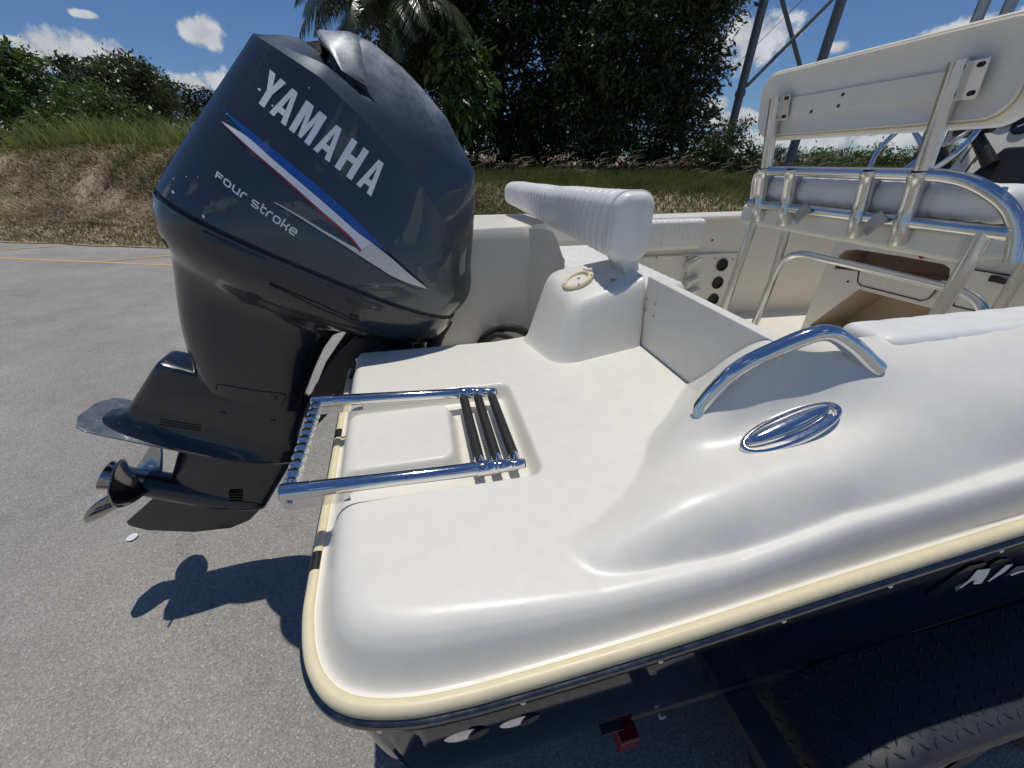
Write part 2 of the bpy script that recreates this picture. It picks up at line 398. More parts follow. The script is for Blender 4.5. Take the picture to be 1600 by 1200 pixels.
def npmesh(name, verts, faces, m, parent=None, smooth=False):
    """big meshes straight from numpy; faces is an (n,k) array"""
    me = bpy.data.meshes.new(name); nv = len(verts); nf, k = faces.shape
    me.vertices.add(nv); me.vertices.foreach_set('co', np.ascontiguousarray(verts, np.float32).ravel())
    me.loops.add(nf * k); me.loops.foreach_set('vertex_index', np.ascontiguousarray(faces, np.int32).ravel())
    me.polygons.add(nf); me.polygons.foreach_set('loop_start', np.arange(0, nf * k, k, dtype=np.int32))
    if smooth: me.polygons.foreach_set('use_smooth', np.ones(nf, bool))
    me.update(calc_edges=True); me.validate()
    me.materials.append(M[m] if isinstance(m, str) else m)
    o = bpy.data.objects.new(name, me); link(o, parent); return o
# ------------------------------------------------------------------ ground, road markings, bank
# the tarmac's far edge: a line through (0, 9.45) running away to the left; e = distance beyond it, t = distance along it
EN = Vector((.375, .927, 0)); ET = Vector((.927, -.375, 0)); E0 = 8.40
def te(t, e, z=0): 
    p = ET * t + EN * (E0 + e); return Vector((p.x, p.y, z))
def bank_top(t): return 1.0 + 1.12 * (1 - float(sstep(t, -13, -3)))
def bank_z(t, e):
    top = bank_top(t)
    wob = .05 * math.sin(t * 1.3 + e) + .04 * math.sin(t * .47 + 2.1 * e)
    z = GROUND + .02 + .30 * float(sstep(e, 0, 1.9)) + (top - GROUND - .32) * float(sstep(e, 1.2, 4.6)) + wob * float(sstep(e, .3, 1.5))
    return z + .012 * max(0, e - 5)

mb = MB()
S = 900
mb.add([(-S, -S, GROUND), (S, -S, GROUND), (S, S, GROUND), (-S, S, GROUND)], [(0, 1, 2, 3)])
tag(mb.build('asphalt_ground', 'asphalt'), kind='structure')

ts = np.concatenate([np.linspace(-400, -61, 30), np.linspace(-60, 40, 150), np.linspace(41, 300, 30)])
es = np.concatenate([np.linspace(-.05, 12, 60), np.linspace(14, 400, 20)])
P = [[te(t, e + .06 * math.sin(t * 3.1) + .05 * math.sin(t * 7.7) if e < .3 else e, bank_z(t, e)) for e in es] for t in ts]
mb = MB().grid(P)
tag(mb.build('grassy_bank', 'soil', angle=80), kind='structure')

def paint(name, a, b, w):
    a = Vector(a); b = Vector(b); d = (b - a).normalized(); nn = Vector((-d.y, d.x, 0)) * w / 2
    q = MB().add([a - nn, b - nn, b + nn, a + nn], [(0, 1, 2, 3)])
    return tag(q.build(name, 'yellow'), kind='structure')
zy = GROUND + .004
a = at(0, 403, Z=zy); b = at(265, 414, Z=zy); d = (b - a)
paint('yellow_edge_line', a - d * 4, b + d * 2.5, .11)
a = at(150, 409, Z=zy + .004); b = at(267, 399, Z=zy + .004)
paint('yellow_bay_line', a, b + (b - a) * .7, .10)
a = at(-60, 394, Z=zy + .004); b = at(95, 384, Z=zy + .004)
paint('yellow_bay_line', a, b, .10)
mb = MB(); c = at(207, 840, Z=GROUND + .006)
mb.tube([c, c + Vector((0, 0, .006))], .026, 20)
tag(mb.build('litter_disc', 'paper', angle=30), 'small white round disc lying on the tarmac below the propeller', 'litter')

# ------------------------------------------------------------------ boat
BL = thing('boat', (0.6, 1.6, GROUND), 'white and navy centre console motorboat with a moulded stern platform', 'boat')
YC = 1.60
def zflange(x): return 1.0 + .095 * max(0.0, x)
def beam(x): return interp(x, [-.4, 0, 2.2, 3.2, 4.2, 5.2, 5.9, 6.4], [1.32, 1.325, 1.32, 1.27, 1.12, .78, .40, .02])
out_pts = crom([(-.326, 1.40), (-.313, 1.136), (-.290, .80), (-.273, .52), (-.262, .43), (-.237, .358), (-.190, .308), (-.11, .283), (0, .276), (.3, .274), (.7, .280), (1.2, .284), (1.7, .28), (2.2, .28)], 8) if False else \
          [Vector((p.x, p.y, 0)) for p in crom([(-.326, 1.40, 0), (-.313, 1.136, 0), (-.290, .80, 0), (-.273, .52, 0), (-.262, .43, 0), (-.237, .358, 0), (-.190, .308, 0), (-.11, .283, 0), (0, .276, 0), (.3, .274, 0), (.7, .280, 0), (1.2, .284, 0), (1.7, .28, 0), (2.3, .28, 0)], 10)]
fwd = [Vector((x, YC - beam(x), 0)) for x in (2.6, 3.0, 3.4, 3.8, 4.2, 4.6, 5.0, 5.4, 5.7, 6.0, 6.2, 6.38)]
path = out_pts + fwd                                             # starboard rub rail, stern to bow
OP = np.array([(p.x, p.y) for p in out_pts])

def dist_outline(X, Y):
    """signed distance (inside positive) from the rub-rail line"""
    best = np.full(X.shape, 1e9); sign = np.ones(X.shape); nx = np.zeros(X.shape); ny = np.zeros(X.shape)
    for i in range(len(OP) - 1):
        ax, ay = OP[i]; bx, by = OP[i + 1]; dx, dy = bx - ax, by - ay; L2 = dx * dx + dy * dy
        t = np.clip(((X - ax) * dx + (Y - ay) * dy) / L2, 0, 1)
        qx, qy = ax + t * dx, ay + t * dy
        d = np.hypot(X - qx, Y - qy); m = d < best
        sg = np.where(dx * (Y - ay) - dy * (X - ax) > 0, 1, -1)
        best = np.where(m, d, best); sign = np.where(m, sg, sign); nx = np.where(m, qx, nx); ny = np.where(m, qy, ny)
    return best * sign, nx, ny

# the quarter hump is a thin-plate surface through measured points
HP = np.array([(0.675, 0.878, 1.10), (0.570, 0.757, 1.10), (0.533, 0.716, 1.10), (0.424, 0.603, 1.10), (0.349, 0.531, 1.10), (0.293, 0.485, 1.10), (0.247, 0.456, 1.10), (0.210, 0.441, 1.10), (0.195, 0.424, 1.10), (0.197, 0.400, 1.10), (0.213, 0.377, 1.10), (0.242, 0.357, 1.10),      # foot
               (.70, .80, 1.195), (.68, .70, 1.300), (.58, .70, 1.178), (.67, .60, 1.382), (.67, .565, 1.368), (.60, .63, 1.300),                                   # inner flank and nose of the coaming
               (.27, .41, 1.130), (.40, .45, 1.176), (.50, .44, 1.202), (.60, .45, 1.226), (.70, .45, 1.246), (.80, .40, 1.254), (.80, .455, 1.280),
               (.50, .565, 1.203), (.535, .60, 1.240), (.60, .53, 1.240), (.67, .505, 1.258), (.74, .50, 1.295),                                                     # terrace and the step above it
               (.46, .337, 1.122), (.46, .360, 1.166), (.67, .337, 1.160), (.67, .360, 1.208), (1.08, .346, 1.203), (1.08, .370, 1.250), (1.6, .350, 1.243), (1.6, .374, 1.292), (2.3, .350, 1.288), (2.3, .374, 1.335), (.36, .343, 1.112), (.36, .365, 1.145),
               (.78, .535, 1.366), (.80, .58, 1.380), (.90, .50, 1.345), (.90, .55, 1.370), (.95, .40, 1.268), (.95, .455, 1.318), (1.1, .40, 1.296), (1.1, .46, 1.340), (1.1, .52, 1.368), (1.1, .58, 1.378),
               (1.6, .42, 1.336), (1.6, .50, 1.382), (1.6, .58, 1.396), (2.3, .42, 1.372), (2.3, .50, 1.415), (2.3, .58, 1.428)])
def tps(xy, z):
    d = np.hypot(xy[:, None, 0] - xy[None, :, 0], xy[:, None, 1] - xy[None, :, 1]); K = np.where(d > 0, d * d * np.log(d + 1e-12), 0)
    n = len(xy); A = np.zeros((n + 3, n + 3)); A[:n, :n] = K + np.diag(np.where((z > 1.14) & (xy[:, 1] > .385) & (xy[:, 0] < .82 * .55), 4e-4, 1.5e-5))
    A[:n, n] = 1; A[:n, n + 1:] = xy; A[n, :n] = 1; A[n + 1:, :n] = xy.T
    return np.linalg.solve(A, np.concatenate([z, [0, 0, 0]]))
SC = np.array([.55, 1.0])                                        # stretch: the hump runs along the boat
W = tps(HP[:, :2] * SC, HP[:, 2])
def hump(X, Y):
    x = X * SC[0]; y = Y * SC[1]; z = W[-3] + W[-2] * x + W[-1] * y
    for w, (a, b, _) in zip(W[:-3], HP): 
        d = np.hypot(x - a * SC[0], y - b * SC[1]); z = z + w * d * d * np.log(d + 1e-12)
    return z
def smax(a, b, k): 
    h = np.clip(.5 + .5 * (a - b) / k, 0, 1); return b * (1 - h) + a * h + k * h * (1 - h)
def smin(a, b, k): return -smax(-a, -b, k)
def rbox(X, Y, x0, x1, y0, y1, r):
    """signed distance to a rounded rectangle, negative inside"""
    cx, cy = (x0 + x1) / 2, (y0 + y1) / 2; qx = np.abs(X - cx) - (x1 - x0) / 2 + r; qy = np.abs(Y - cy) - (y1 - y0) / 2 + r
    return np.hypot(np.maximum(qx, 0), np.maximum(qy, 0)) + np.minimum(np.maximum(qx, qy), 0) - r
# section of the rolled deck edge: small fillet, steep straight wall, generous rounding into the platform
_q = np.array([0, .03, .07, .12, .38, .54, .68, .81, .92, 1.0]); _z = np.array([0, .012, .055, .14, .66, .845, .930, .975, .994, 1.0])
RQ = np.linspace(0, 1, 60); RZ = np.interp(RQ, _q, _z)
for _ in range(6): RZ[1:-1] = .25 * RZ[:-2] + .5 * RZ[1:-1] + .25 * RZ[2:]
def deck_z(X, Y):
    D, nx, ny = dist_outline(X, Y)
    zf = 1.0 + .095 * np.maximum(0, X)
    ledge = np.interp(X, [-.4, .22, .46, .67, 1.08, 1.6, 2.4], [1.10, 1.10, 1.122, 1.165, 1.205, 1.245, 1.29])
    top = ledge
    rec = rbox(X, Y, -.6, .205, .615, 1.025, .03); isl = rbox(X, Y, -.6, .012, .712, .945, .03)
    dr = (1 - sstep(rec, -.022, .006)) * sstep(isl, -.004, .024)
    top = top - .046 * dr
    hz = hump(X, Y)
    gate = sstep(X, .10, .22)
    top = top + gate * (smax(top, hz, .007) - top)
    wb = np.interp(Y, [.45, .75, 1.2], [.09, .062, .050])           # width of the rolled edge
    wx = np.interp(X, [-.2, -.12, .07, .25, .46, 1.1], [.09, .082, .064, .047, .032, .024])
    w = wx + (wb - wx) * sstep(Y, .38, .55)
    q = np.clip((D - .013) / w, 0, 1)
    roll = np.interp(q, RQ, RZ)
    z = zf + .012 + (top - zf - .012) * roll
    well = np.clip((1.372 - Y) / .028, 0, 1)                      # rounds down into the engine well
    z = np.where((X < .7), z - .03 * (1 - np.sqrt(1 - (1 - well) ** 2)), z)
    return z, D, nx, ny
gx = np.concatenate([np.arange(-.34, .72, .0045), np.arange(.72, 2.3, .012)]); gy = np.concatenate([np.arange(.262, .345, .0019), np.arange(.345, .62, .004), np.arange(.62, 1.376, .005)])
X, Y = np.meshgrid(gx, gy, indexing='ij')
Z, D, NX, NY = deck_z(X, Y)
snap = (D < .001)
Xs = np.where(snap, NX, X); Ys = np.where(snap, NY, Y); Zs = np.where(snap, 1.012 + .095 * np.maximum(0, NX), Z)
na, nb = X.shape; idx = np.arange(na * nb).reshape(na, nb)
q = np.stack([idx[:-1, :-1], idx[1:, :-1], idx[1:, 1:], idx[:-1, 1:]], -1).reshape(-1, 4)
Dq = D.ravel()[q].max(1); Xq = X.ravel()[q].min(1); Yq = Y.ravel()[q].max(1)
keep = (Dq > 0) & ~((Xq > .672) & (Yq > .585)) 
q = q[keep]
used, inv = np.unique(q, return_inverse=True)
V = np.stack([Xs, Ys, Zs], -1).reshape(-1, 3)[used]; F = inv.reshape(-1, 4)
deck = npmesh('deck', V, F, 'gel', BL, smooth=True)
deck_bvh = BVHTree.FromPolygons([tuple(v) for v in V], [tuple(f) for f in F])
def on_deck(x, y):
    h = deck_bvh.ray_cast(Vector((x, y, 2.2)), Vector((0, 0, -1))); return h[0], h[1]

# rub rail: cream insert above a dark bright-metal strip with screws, both sides and the stern
def rail_frames(pts, zoff=0.0):
    res = []
    for i, p in enumerate(pts):
        a = pts[max(0, i - 1)]; b = pts[min(len(pts) - 1, i + 1)]; t = (b - a).normalized(); n_ = Vector((t.y, -t.x, 0))   # outward
        res.append((Vector((p.x, p.y, zflange(p.x) + zoff)), n_))
    return res
def sweep(pts, prof, mirror=False):
    m = MB(); rings = []
    for p, n_ in rail_frames(pts):
        r_ = [p + n_ * o + Vector((0, 0, z)) for o, z in prof]
        if mirror: r_ = [Vector((v.x, 2 * YC - v.y, v.z)) for v in r_]
        rings.append(r_)
    return m.rings(rings, (True, True))
cream_prof = [(-.006, .004), (-.006, .015), (.000, .0185), (.006, .0185), (.011, .0155), (.0145, .009), (.015, .0), (.010, -.004)]
trim_prof = [(-.006, -.003), (.0155, -.003), (.0220, -.006), (.0230, -.012), (.0185, -.019), (.0175, -.034), (.0135, -.0385), (-.006, -.0385)]
for mir in (False, True):
    r = sweep(path, cream_prof, mir).build('rub_rail', 'cream', BL, angle=60)
    t_ = sweep(path, trim_prof, mir).build('rub_rail_trim', 'railtrim', BL, angle=40)
    if mir: continue
    sm = MB().rings([[Vector((.0045 * k * math.cos(a), .0045 * k * math.sin(a), z)) for a in [2 * math.pi * j / 10 for j in range(10)]] for k, z in ((1, 0), (.9, .0015), (.5, .0026))])
    first = None; acc = 0; last = path[18]
    fr = rail_frames(path)
    for i in range(18, len(out_pts)):
        acc += (path[i] - last).length; last = path[i]
        if acc > .205:
            acc = 0; p, n_ = fr[i]
            mw = Matrix.Translation(p + n_ * .0185 + Vector((0, 0, -.026))) @ n_.to_track_quat('Z', 'Y').to_matrix().to_4x4()
            if first is None: first = sm.build('rail_screw', 'chrome', t_); first.matrix_basis = mw
            else: inst(first, 'rail_screw', t_, mw)
# two black patches on the stern rail: the ladder rails' cast shadows, painted on
for (yy, ln) in ((.985, .035), (.555, .042)):
    seg = [p for p in out_pts if yy - ln / 2 - .03 < p.y < yy + ln / 2 + .03 and p.x < -.2]
    seg = [Vector((interp(y, [p.y for p in reversed(seg)], [p.x for p in reversed(seg)]), y, 0)) for y in np.linspace(yy + ln / 2, yy - ln / 2, 5)]
    sweep(seg, [(o * 1.04 + .0006, z * 1.03 + .0006) for o, z in cream_prof]).build('rail_shadow_patch', 'black', BL, angle=60)

# hull: topsides, transom and bottom, navy
def chine(x): return interp(x, [-.3, 2, 4, 5.5, 6.38], [.455, .49, .62, .86, 1.15])
def chine_y(x): return YC - beam(x) * interp(x, [-.4, 2, 4.5, 6.38], [.945, .94, .80, .3])
def keel(x): return interp(x, [-.3, 3, 4.5, 5.6, 6.38], [.06, .08, .22, .6, 1.2])
hull_path = path[24:]
mb = MB()
NR = 7
for sgn in (1, -1):
    rows = []
    for p in hull_path:
        x, y = p.x, p.y
        ty = interp(x, [-.3, -.1], [.05, 0])
        top = Vector((x + .004, y + .004, zflange(x) - .036))
        cy = max(chine_y(max(x, -.1)), y + .06); cx = x + (.035 if x < -.15 else .0)
        if y > .3 and x < -.15: cy = y + .05
        ch = Vector((cx, cy, chine(x)))
        row = []
        for k in range(NR):
            f = k / (NR - 1); v = top.lerp(ch, f); v.y -= .018 * math.sin(math.pi * f) * (1 if x > -.1 else .4); row.append(v)
        row.append(Vector((ch.x, ch.y + .05, ch.z - .012)))
        row.append(Vector((ch.x + .0, YC - .001, keel(x))))
        rows.append([Vector((v.x, YC + sgn * (v.y - YC), v.z)) for v in row])
    mb.grid(rows)
hull = mb.build('hull', 'navy', BL, angle=25)
# transom
mb = MB(); 
tr = []
for y in np.linspace(.42, 2 * YC - .42, 25):
    x = interp(y, [.42, .8, 1.136, 1.4, 1.8], [-.250, -.278, -.300, -.312, -.312]) if y <= YC else interp(2 * YC - y, [.42, .8, 1.136, 1.4, 1.8], [-.250, -.278, -.300, -.312, -.312])
    well = abs(y - YC) < .255
    tr.append([Vector((x, y, .90 if well else .972)), Vector((x + .02, y, .7)), Vector((x + .045, y, .46)), Vector((x + .05, y, interp(abs(y - YC), [0, 1.2], [.06, .43])))])
mb.grid(tr); mb.build('transom', 'navy', BL, angle=40)

# chrome drain covers on the topside
def clam(px, py, s):
    y0 = .300; c = at(px, py, Y=y0); m = MB(); rr = []
    for k in range(6):
        f = k / 5; rad = .043 * math.cos(f * math.pi / 2 * .96)
        rr.append([Vector((1.35 * rad * math.cos(a), -.018 * math.sin(f * math.pi / 2), .75 * rad * math.sin(a))) for a in [2 * math.pi * j / 20 for j in range(20)]])
    m.rings(rr); o = m.build('drain_cover', 'chrome', BL, angle=40); o.matrix_basis = Matrix.Translation(c) @ Matrix.Rotation(R(8), 4, 'Z') @ Matrix.Rotation(R(-8), 4, 'Y')
    h = MB(); h.tube([(0.004, -.010, -.005), (.004, -.0185, -.006)], .020, 16); q_ = h.build('drain_hole', 'black', o); q_.matrix_parent_inverse = Matrix.Identity(4)
clam(740, 1128, 1); clam(820, 1107, 1)

# lettering band on the topside, cut by the right edge of the photograph: dark teal-edged slanted capitals
def side_y(x, z):
    f = (zflange(x) - .036 - z) / max(.01, (zflange(x) - .036 - chine(x)))
    return (interp(x, [.7, 1.2, 2.3], [.284, .288, .284]) + .0) * (1 - f) + max(chine_y(x), .34) * f - .018 * math.sin(math.pi * min(1, max(0, f))) - .0025
def side_poly(name, poly, m, lift=0.0):
    tr_ = tessellate_polygon([[Vector((a, b, 0)) for a, b in poly]])
    bm = bmesh.new(); vs = [bm.verts.new((a, 0, b)) for a, b in poly]
    for t in tr_: bm.faces.new([vs[i] for i in t])
    bmesh.ops.subdivide_edges(bm, edges=bm.edges, cuts=3, use_grid_fill=True)
    for v in bm.verts: v.co.y = side_y(v.co.x, v.co.z) - lift
    me = bpy.data.meshes.new(name); bm.to_mesh(me); bm.free(); me.materials.append(M[m]); o = bpy.data.objects.new(name, me); link(o, hull); return o
def sl(x, z): return (x + .35 * (z - .80), z)

# engine-well walls and floor
mb = MB()
mb.add([(-.30, 1.372, 1.07), (.70, 1.372, 1.07), (.70, 1.39, .84), (-.30, 1.39, .84)], [(0, 1, 2, 3)])
mb.add([(-.30, 1.39, .84), (.70, 1.39, .84), (.70, 1.90, .84), (-.30, 1.90, .84)], [(0, 1, 2, 3)])
mb.build('engine_well', 'gel_in', BL, angle=30)
# port quarter pod beside the engine, with the angled bulkhead that closes the well
def pod_rings(base, top, zb, flare, n=12):
    """base/top: 4 corner points (x,y[,z]) with radius; rounded-corner rings from base up"""
    def rr(c, r):
        pts = []; k = len(c); c = [Vector(p) for p in c]
        for i in range(k):
            p = c[i]; a = (c[i - 1] - p); b = (c[(i + 1) % k] - p); ra = min(r[i], a.length * .45, b.length * .45)
            s_ = p + a.normalized() * ra; e_ = p + b.normalized() * ra
            for j in range(n + 1):
                t = j / n; pts.append(s_ * (1 - t) ** 2 + p * 2 * t * (1 - t) + e_ * t * t)
        return pts
    return rr
mk = pod_rings(0, 0, 0, 0)
def expand(c, d):
    cen = sum((Vector(p) for p in c), Vector()) / len(c)
    return [Vector(p) + (Vector(p) - cen).normalized() * d for p in c]
# starboard pod
base = [(.322, 1.350, 1.10), (.378, 1.078, 1.10), (.672, 1.052, 1.10), (.672, 1.36, 1.10)]
topc = [(.412, 1.345, 1.362), (.448, 1.140, 1.297), (.672, 1.098, 1.388), (.672, 1.350, 1.402)]
rad_b = [.06, .075, .02, .02]; rad_t = [.04, .034, .012, .03]
def lerpc(a, b, t): return [Vector(p).lerp(Vector(q_), t) for p, q_ in zip(a, b)]
rings = []
for (t, ex) in ((-.02, .045), (.0, .040), (.01, .026), (.03, .014), (.06, .006), (.12, 0), (.3, 0), (.5, 0), (.7, 0), (.86, 0), (.93, -.004), (.97, -.011), (1.0, -.024)):
    c = lerpc(base, topc, min(t, 1)); c2 = expand(c, ex)
    for i in (2, 3): c2[i].x = .672
    rads = [a * (1 - max(0, t)) + b * max(0, t) for a, b in zip(rad_b, rad_t)]
    z_add = t if t < 0 else 0
    r_ = mk([Vector((p.x, p.y, p.z + z_add)) for p in c2], rads); rings.append(r_)
pod = MB().rings(rings, (False, True)).build('corner_pod', 'gel', BL, angle=50)
# filler cup on the pod: oval flange with tab, cup and screws
pod_bvh = BVHTree.FromPolygons([tuple(v.co) for v in pod.data.vertices], [tuple(p.vertices) for p in pod.data.polygons])
def pod_hit(px, py): return pod_bvh.ray_cast(Vector((0, 0, CAM_Z)), pix_dir(px, py).normalized())
pc, pnn = pod_hit(903, 438)[:2]; pe = pod_hit(925, 424)[0]; pxx = (pe - pc); pxx = (pxx - pnn * pxx.dot(pnn)).normalized()
ptilt = Matrix.Translation(pc + pnn * .001) @ Matrix((pxx, pnn.cross(pxx), pnn)).transposed().to_4x4()
def oval(a, b, z, n=36, e=2.2): return [Vector((a * math.copysign(abs(math.cos(t)) ** (2 / e), math.cos(t)), b * math.copysign(abs(math.sin(t)) ** (2 / e), math.sin(t)), z)) for t in [2 * math.pi * j / n for j in range(n)]]
m = MB().rings([oval(.062, .042, -.006), oval(.062, .042, .005), oval(.058, .038, .0085), oval(.046, .028, .0085), oval(.041, .025, .002), oval(.033, .020, -.03)], (False, True))
m.xf(ptilt); fl = m.build('cup_flange', 'cream', pod, angle=40)
m = MB(); m.tube([(.055, .012, .006), (.062, -.012, .010)], .008, 12); m.xf(ptilt); m.build('cup_latch', 'gel', fl)
m = MB(); m.tube([(.0, .0, -.028), (.012, .006, .004)], .0065, 10); m.xf(ptilt); m.build('cup_stem', 'gel', fl)
for (a, b) in ((.052, .018), (-.052, .010), (-.030, -.033), (.036, -.030)):
    m = MB(); m.tube([(a, b, .008), (a, b, .0105)], .0035, 10); m.xf(ptilt); m.build('cup_screw', 'chrome', fl)
# chipped gelcoat on the pod's top edge
m = MB(); c = pod_hit(959, 438)[0] + Vector((0, 0, .001))
pts = [c + Vector((.020 * math.cos(a) * random.uniform(.6, 1.15), .010 * math.sin(a) * random.uniform(.6, 1.2), .0015 + .002 * random.random())) for a in [2 * math.pi * j / 14 for j in range(14)]]
m.add([c + Vector((0, 0, .004))] + pts, [(0, 1 + i, 1 + (i + 1) % 14) for i in range(14)]); m.build('gelcoat_chip', 'exposed', pod, smooth=False)

# bulkhead panel between pod and hump
m = MB(); poly = [(.676, 1.104, 1.06), (.676, .60, 1.06), (.676, .585, 1.384), (.676, 1.104, 1.390)]
m.prism(poly, (.030, 0, 0)); bh = m.build('bulkhead', 'gel', BL, bevel=.004)
for (px, py) in ((1010, 467), (1024, 475), (1008, 485), (1021, 494)):
    c = at(px, py, X=.6745); m = MB(); m.tube([c, c + Vector((-.0015, 0, 0))], .0045, 10); m.build('screw_hole', 'tan', bh)

# port quarter: pod, angled bulkhead, inner walls, coaming, gunwale
m = MB()
base = [(-.30, 1.90, .84), (.50, 1.90, .84), (.60, 2.10, .84), (.60, 2.62, .84), (-.30, 2.62, .84)]
topc = [(-.12, 1.955, 1.415), (.50, 1.955, 1.425), (.66, 2.10, 1.425), (.66, 2.6, 1.415), (-.12, 2.6, 1.415)]
rings = []
for t, ex in ((0, 0), (.3, 0), (.6, 0), (.9, 0), (.96, -.004), (1.0, -.016)):
    rings.append(mk(expand(lerpc(base, topc, t), ex), [.03, .03, .06, .05, .05]))
m.rings(rings, (False, True)); m.build('corner_pod', 'gel_in', BL, angle=40)
m = MB(); prof = [[Vector((.505 + .13 * u + .03 * math.sin(u * 3.1), 1.955 - .18 * u - .03 * (1 - zt), .84 + (.58 - .12 * float(sstep(u, .4, 1))) * zt)) for zt in np.linspace(0, 1, 6)] for u in np.linspace(0, 1, 9)]
m.grid(prof); m.build('well_corner', 'gel_in', BL, angle=50)
m = MB(); m.prism([(.645, 1.80, .84), (.645, 1.36, .84), (.645, 1.36, 1.22), (.645, 1.80, 1.22)], (.03, 0, 0)); m.build('well_bulkhead', 'gel_in', BL, bevel=.008)
m = MB(); m.prism([(-.30, 1.88, 1.02), (-.28, 2.85, 1.02), (.0, 2.85, 1.02), (.0, 1.88, 1.02)], (0, 0, .08)); m.build('port_step', 'gel', BL, bevel=.02)

# cockpit liner
m = MB(); m.grid([[Vector((x, YC - beam(x) + .22, .60)), Vector((x, YC, .60)), Vector((x, YC + beam(x) - .22, .60))] for x in (.70, 1.5, 2.4, 3.2, 3.8, 4.4, 5.0)]); m.build('cockpit_sole', 'gel', BL)
xs = [.60, 1.2, 1.9, 2.6, 3.2, 3.8, 4.4, 5.0]
def inner(x): return beam(x) - .30
m = MB(); rows = []
for x in xs: rows.append([Vector((x, YC + inner(x) + .03, .60)), Vector((x, YC + inner(x) + .02, .95)), Vector((x, YC + inner(x) + .015, 1.34 + .02 * (x - 1)))])
m.grid(rows); pw = m.build('port_liner', 'gel_in', BL, angle=60)
m = MB(); rows = []
for x in [.66] + xs[1:]: rows.append([Vector((x, YC - inner(x) - .03, .60)), Vector((x, YC - inner(x) - .02, .95)), Vector((x, YC - inner(x) - .015, 1.37 + .02 * (x - 1)))])
m.grid(rows); m.build('starboard_liner', 'gel_in', BL, angle=60)
m = MB(); m.add([(.668, .60, .60), (.668, 2.62, .60), (.668, 2.62, .86), (.668, 1.90, .86), (.668, 1.36, 1.06), (.668, .60, 1.06)], [(0, 1, 2, 3, 4, 5)]); m.build('aft_liner', 'gel_in', BL)
# port gunwale and topside cap (the starboard one is the deck moulding)
m = MB(); rows = []
for x in [-.28, -.1, .3, .7, 1.1, 1.5, 1.9, 2.3, 2.8, 3.3, 3.8, 4.3, 4.8, 5.3, 5.8, 6.2]:
    b = beam(x); rise = float(sstep(x, -.2, .55)); zt = 1.10 + (.265 + .006 * x) * rise
    inn = max(.02, b - .28)
    rows.append([Vector((x, YC + b - .004, zflange(x) + .015)), Vector((x, YC + b - .035, zt - .14 * rise - .03)), Vector((x, YC + max(inn, b - .08), zt - .055 * rise)), Vector((x, YC + max(inn, b - .13), zt - .012)), Vector((x, YC + max(inn, b - .17), zt)), Vector((x, YC + inn + .012, zt)), Vector((x, YC + inn, zt - .010)), Vector((x, YC + inn, zt - .045))])
m.grid(rows); m.build('port_gunwale', 'gel', BL, angle=50)
m = MB(); rows = []
for x in [2.28, 2.8, 3.3, 3.8, 4.3, 4.8, 5.3, 5.8, 6.2]:
    b = beam(x); zt = 1.42 + .03 * (x - 2.2); inn = max(.02, b - .28)
    rows.append([Vector((x, YC - b + .004, zflange(x) + .015)), Vector((x, YC - b + .035, zt - .17)), Vector((x, YC - max(inn, b - .13), zt - .012)), Vector((x, YC - inn - .012, zt)), Vector((x, YC - inn, zt - .045))])
m.grid(rows); m.build('starboard_gunwale', 'gel', BL, angle=50)
# foredeck closes the bow
m = MB(); rows = [[Vector((x, YC + s_ * max(.02, beam(x) - .25), 1.40 + .03 * (x - 4))) for s_ in (-1, -.5, 0, .5, 1)] for x in (4.9, 5.3, 5.7, 6.1, 6.3)]
m.grid(rows); m.build('foredeck', 'gel', BL)

# port side fittings: moulded panel with hooks and three round holders
wy = YC + inner(1.9) + .012
def wpt(px, py, y=wy): return at(px, py, Y=y)
c0 = wpt(1005, 396); c1 = wpt(1152, 398)
m = MB(); m.box(((c0.x + c1.x) / 2 - .25, wy - .006, (c0.z + .62) / 2 - .01), (c1.x - c0.x + .5, .022, c0.z - .64)); panel = m.build('side_panel', 'gel_in', BL, bevel=.008)
for (px, py) in ((1026, 397), (1073, 397), (1117, 398), (1145, 400)):
    c = wpt(px, py + 5, wy - .018); m = MB(); m.tube([c, c + Vector((0, -.003, 0))], .006, 8); m.build('panel_screw', 'rubber', panel)
for (px, py) in ((1112, 375), (1160, 373)):
    c = wpt(px, py, wy + .005); m = MB(); m.tube([c, c + Vector((0, -.006, 0))], .009, 8); m.build('panel_screw', 'rubber', panel)
for i, (px, py) in enumerate(((1128, 414), (1121, 442), (1114, 468))):
    c = wpt(px, py, wy - .02); m = MB(); n_ = 24
    m.rings([[c + Vector((r_ * math.cos(a), yy, r_ * math.sin(a))) for a in [2 * math.pi * j / n_ for j in range(n_)]] for r_, yy in ((.047, .0), (.047, -.008), (.038, -.010), (.036, .015))]); m.build('rod_socket', 'rubber', panel, angle=40)
for (px, py) in ((1080, 412), (1079, 440), (1078, 458)):
    c = wpt(px, py, wy - .02); m = MB(); m.prism([c + Vector((-.06, 0, -.05)), c + Vector((-.06, 0, .02)), c + Vector((.03, 0, .05)), c + Vector((.06, 0, .045)), c + Vector((-.01, 0, -.005))], (0, -.06, 0)); m.build('rod_rack_hook', 'gel', panel, bevel=.01)
c = wpt(1068, 440, wy - .019); m = MB(); m.box((c.x, c.y, c.z - .03), (.012, .006, .40)); m.build('panel_joint', 'tan', panel)
# small round inspection plate on the liner behind the leaning post
c = at(1325, 378, Y=wy + .18)
m = MB(); m.rings([[c + Vector((r_ * math.cos(a), yy, r_ * math.sin(a))) for a in [2 * math.pi * j / 24 for j in range(24)]] for r_, yy in ((.06, .01), (.06, -.006), (.052, -.009))]); m.build('inspection_plate', 'gel', BL)

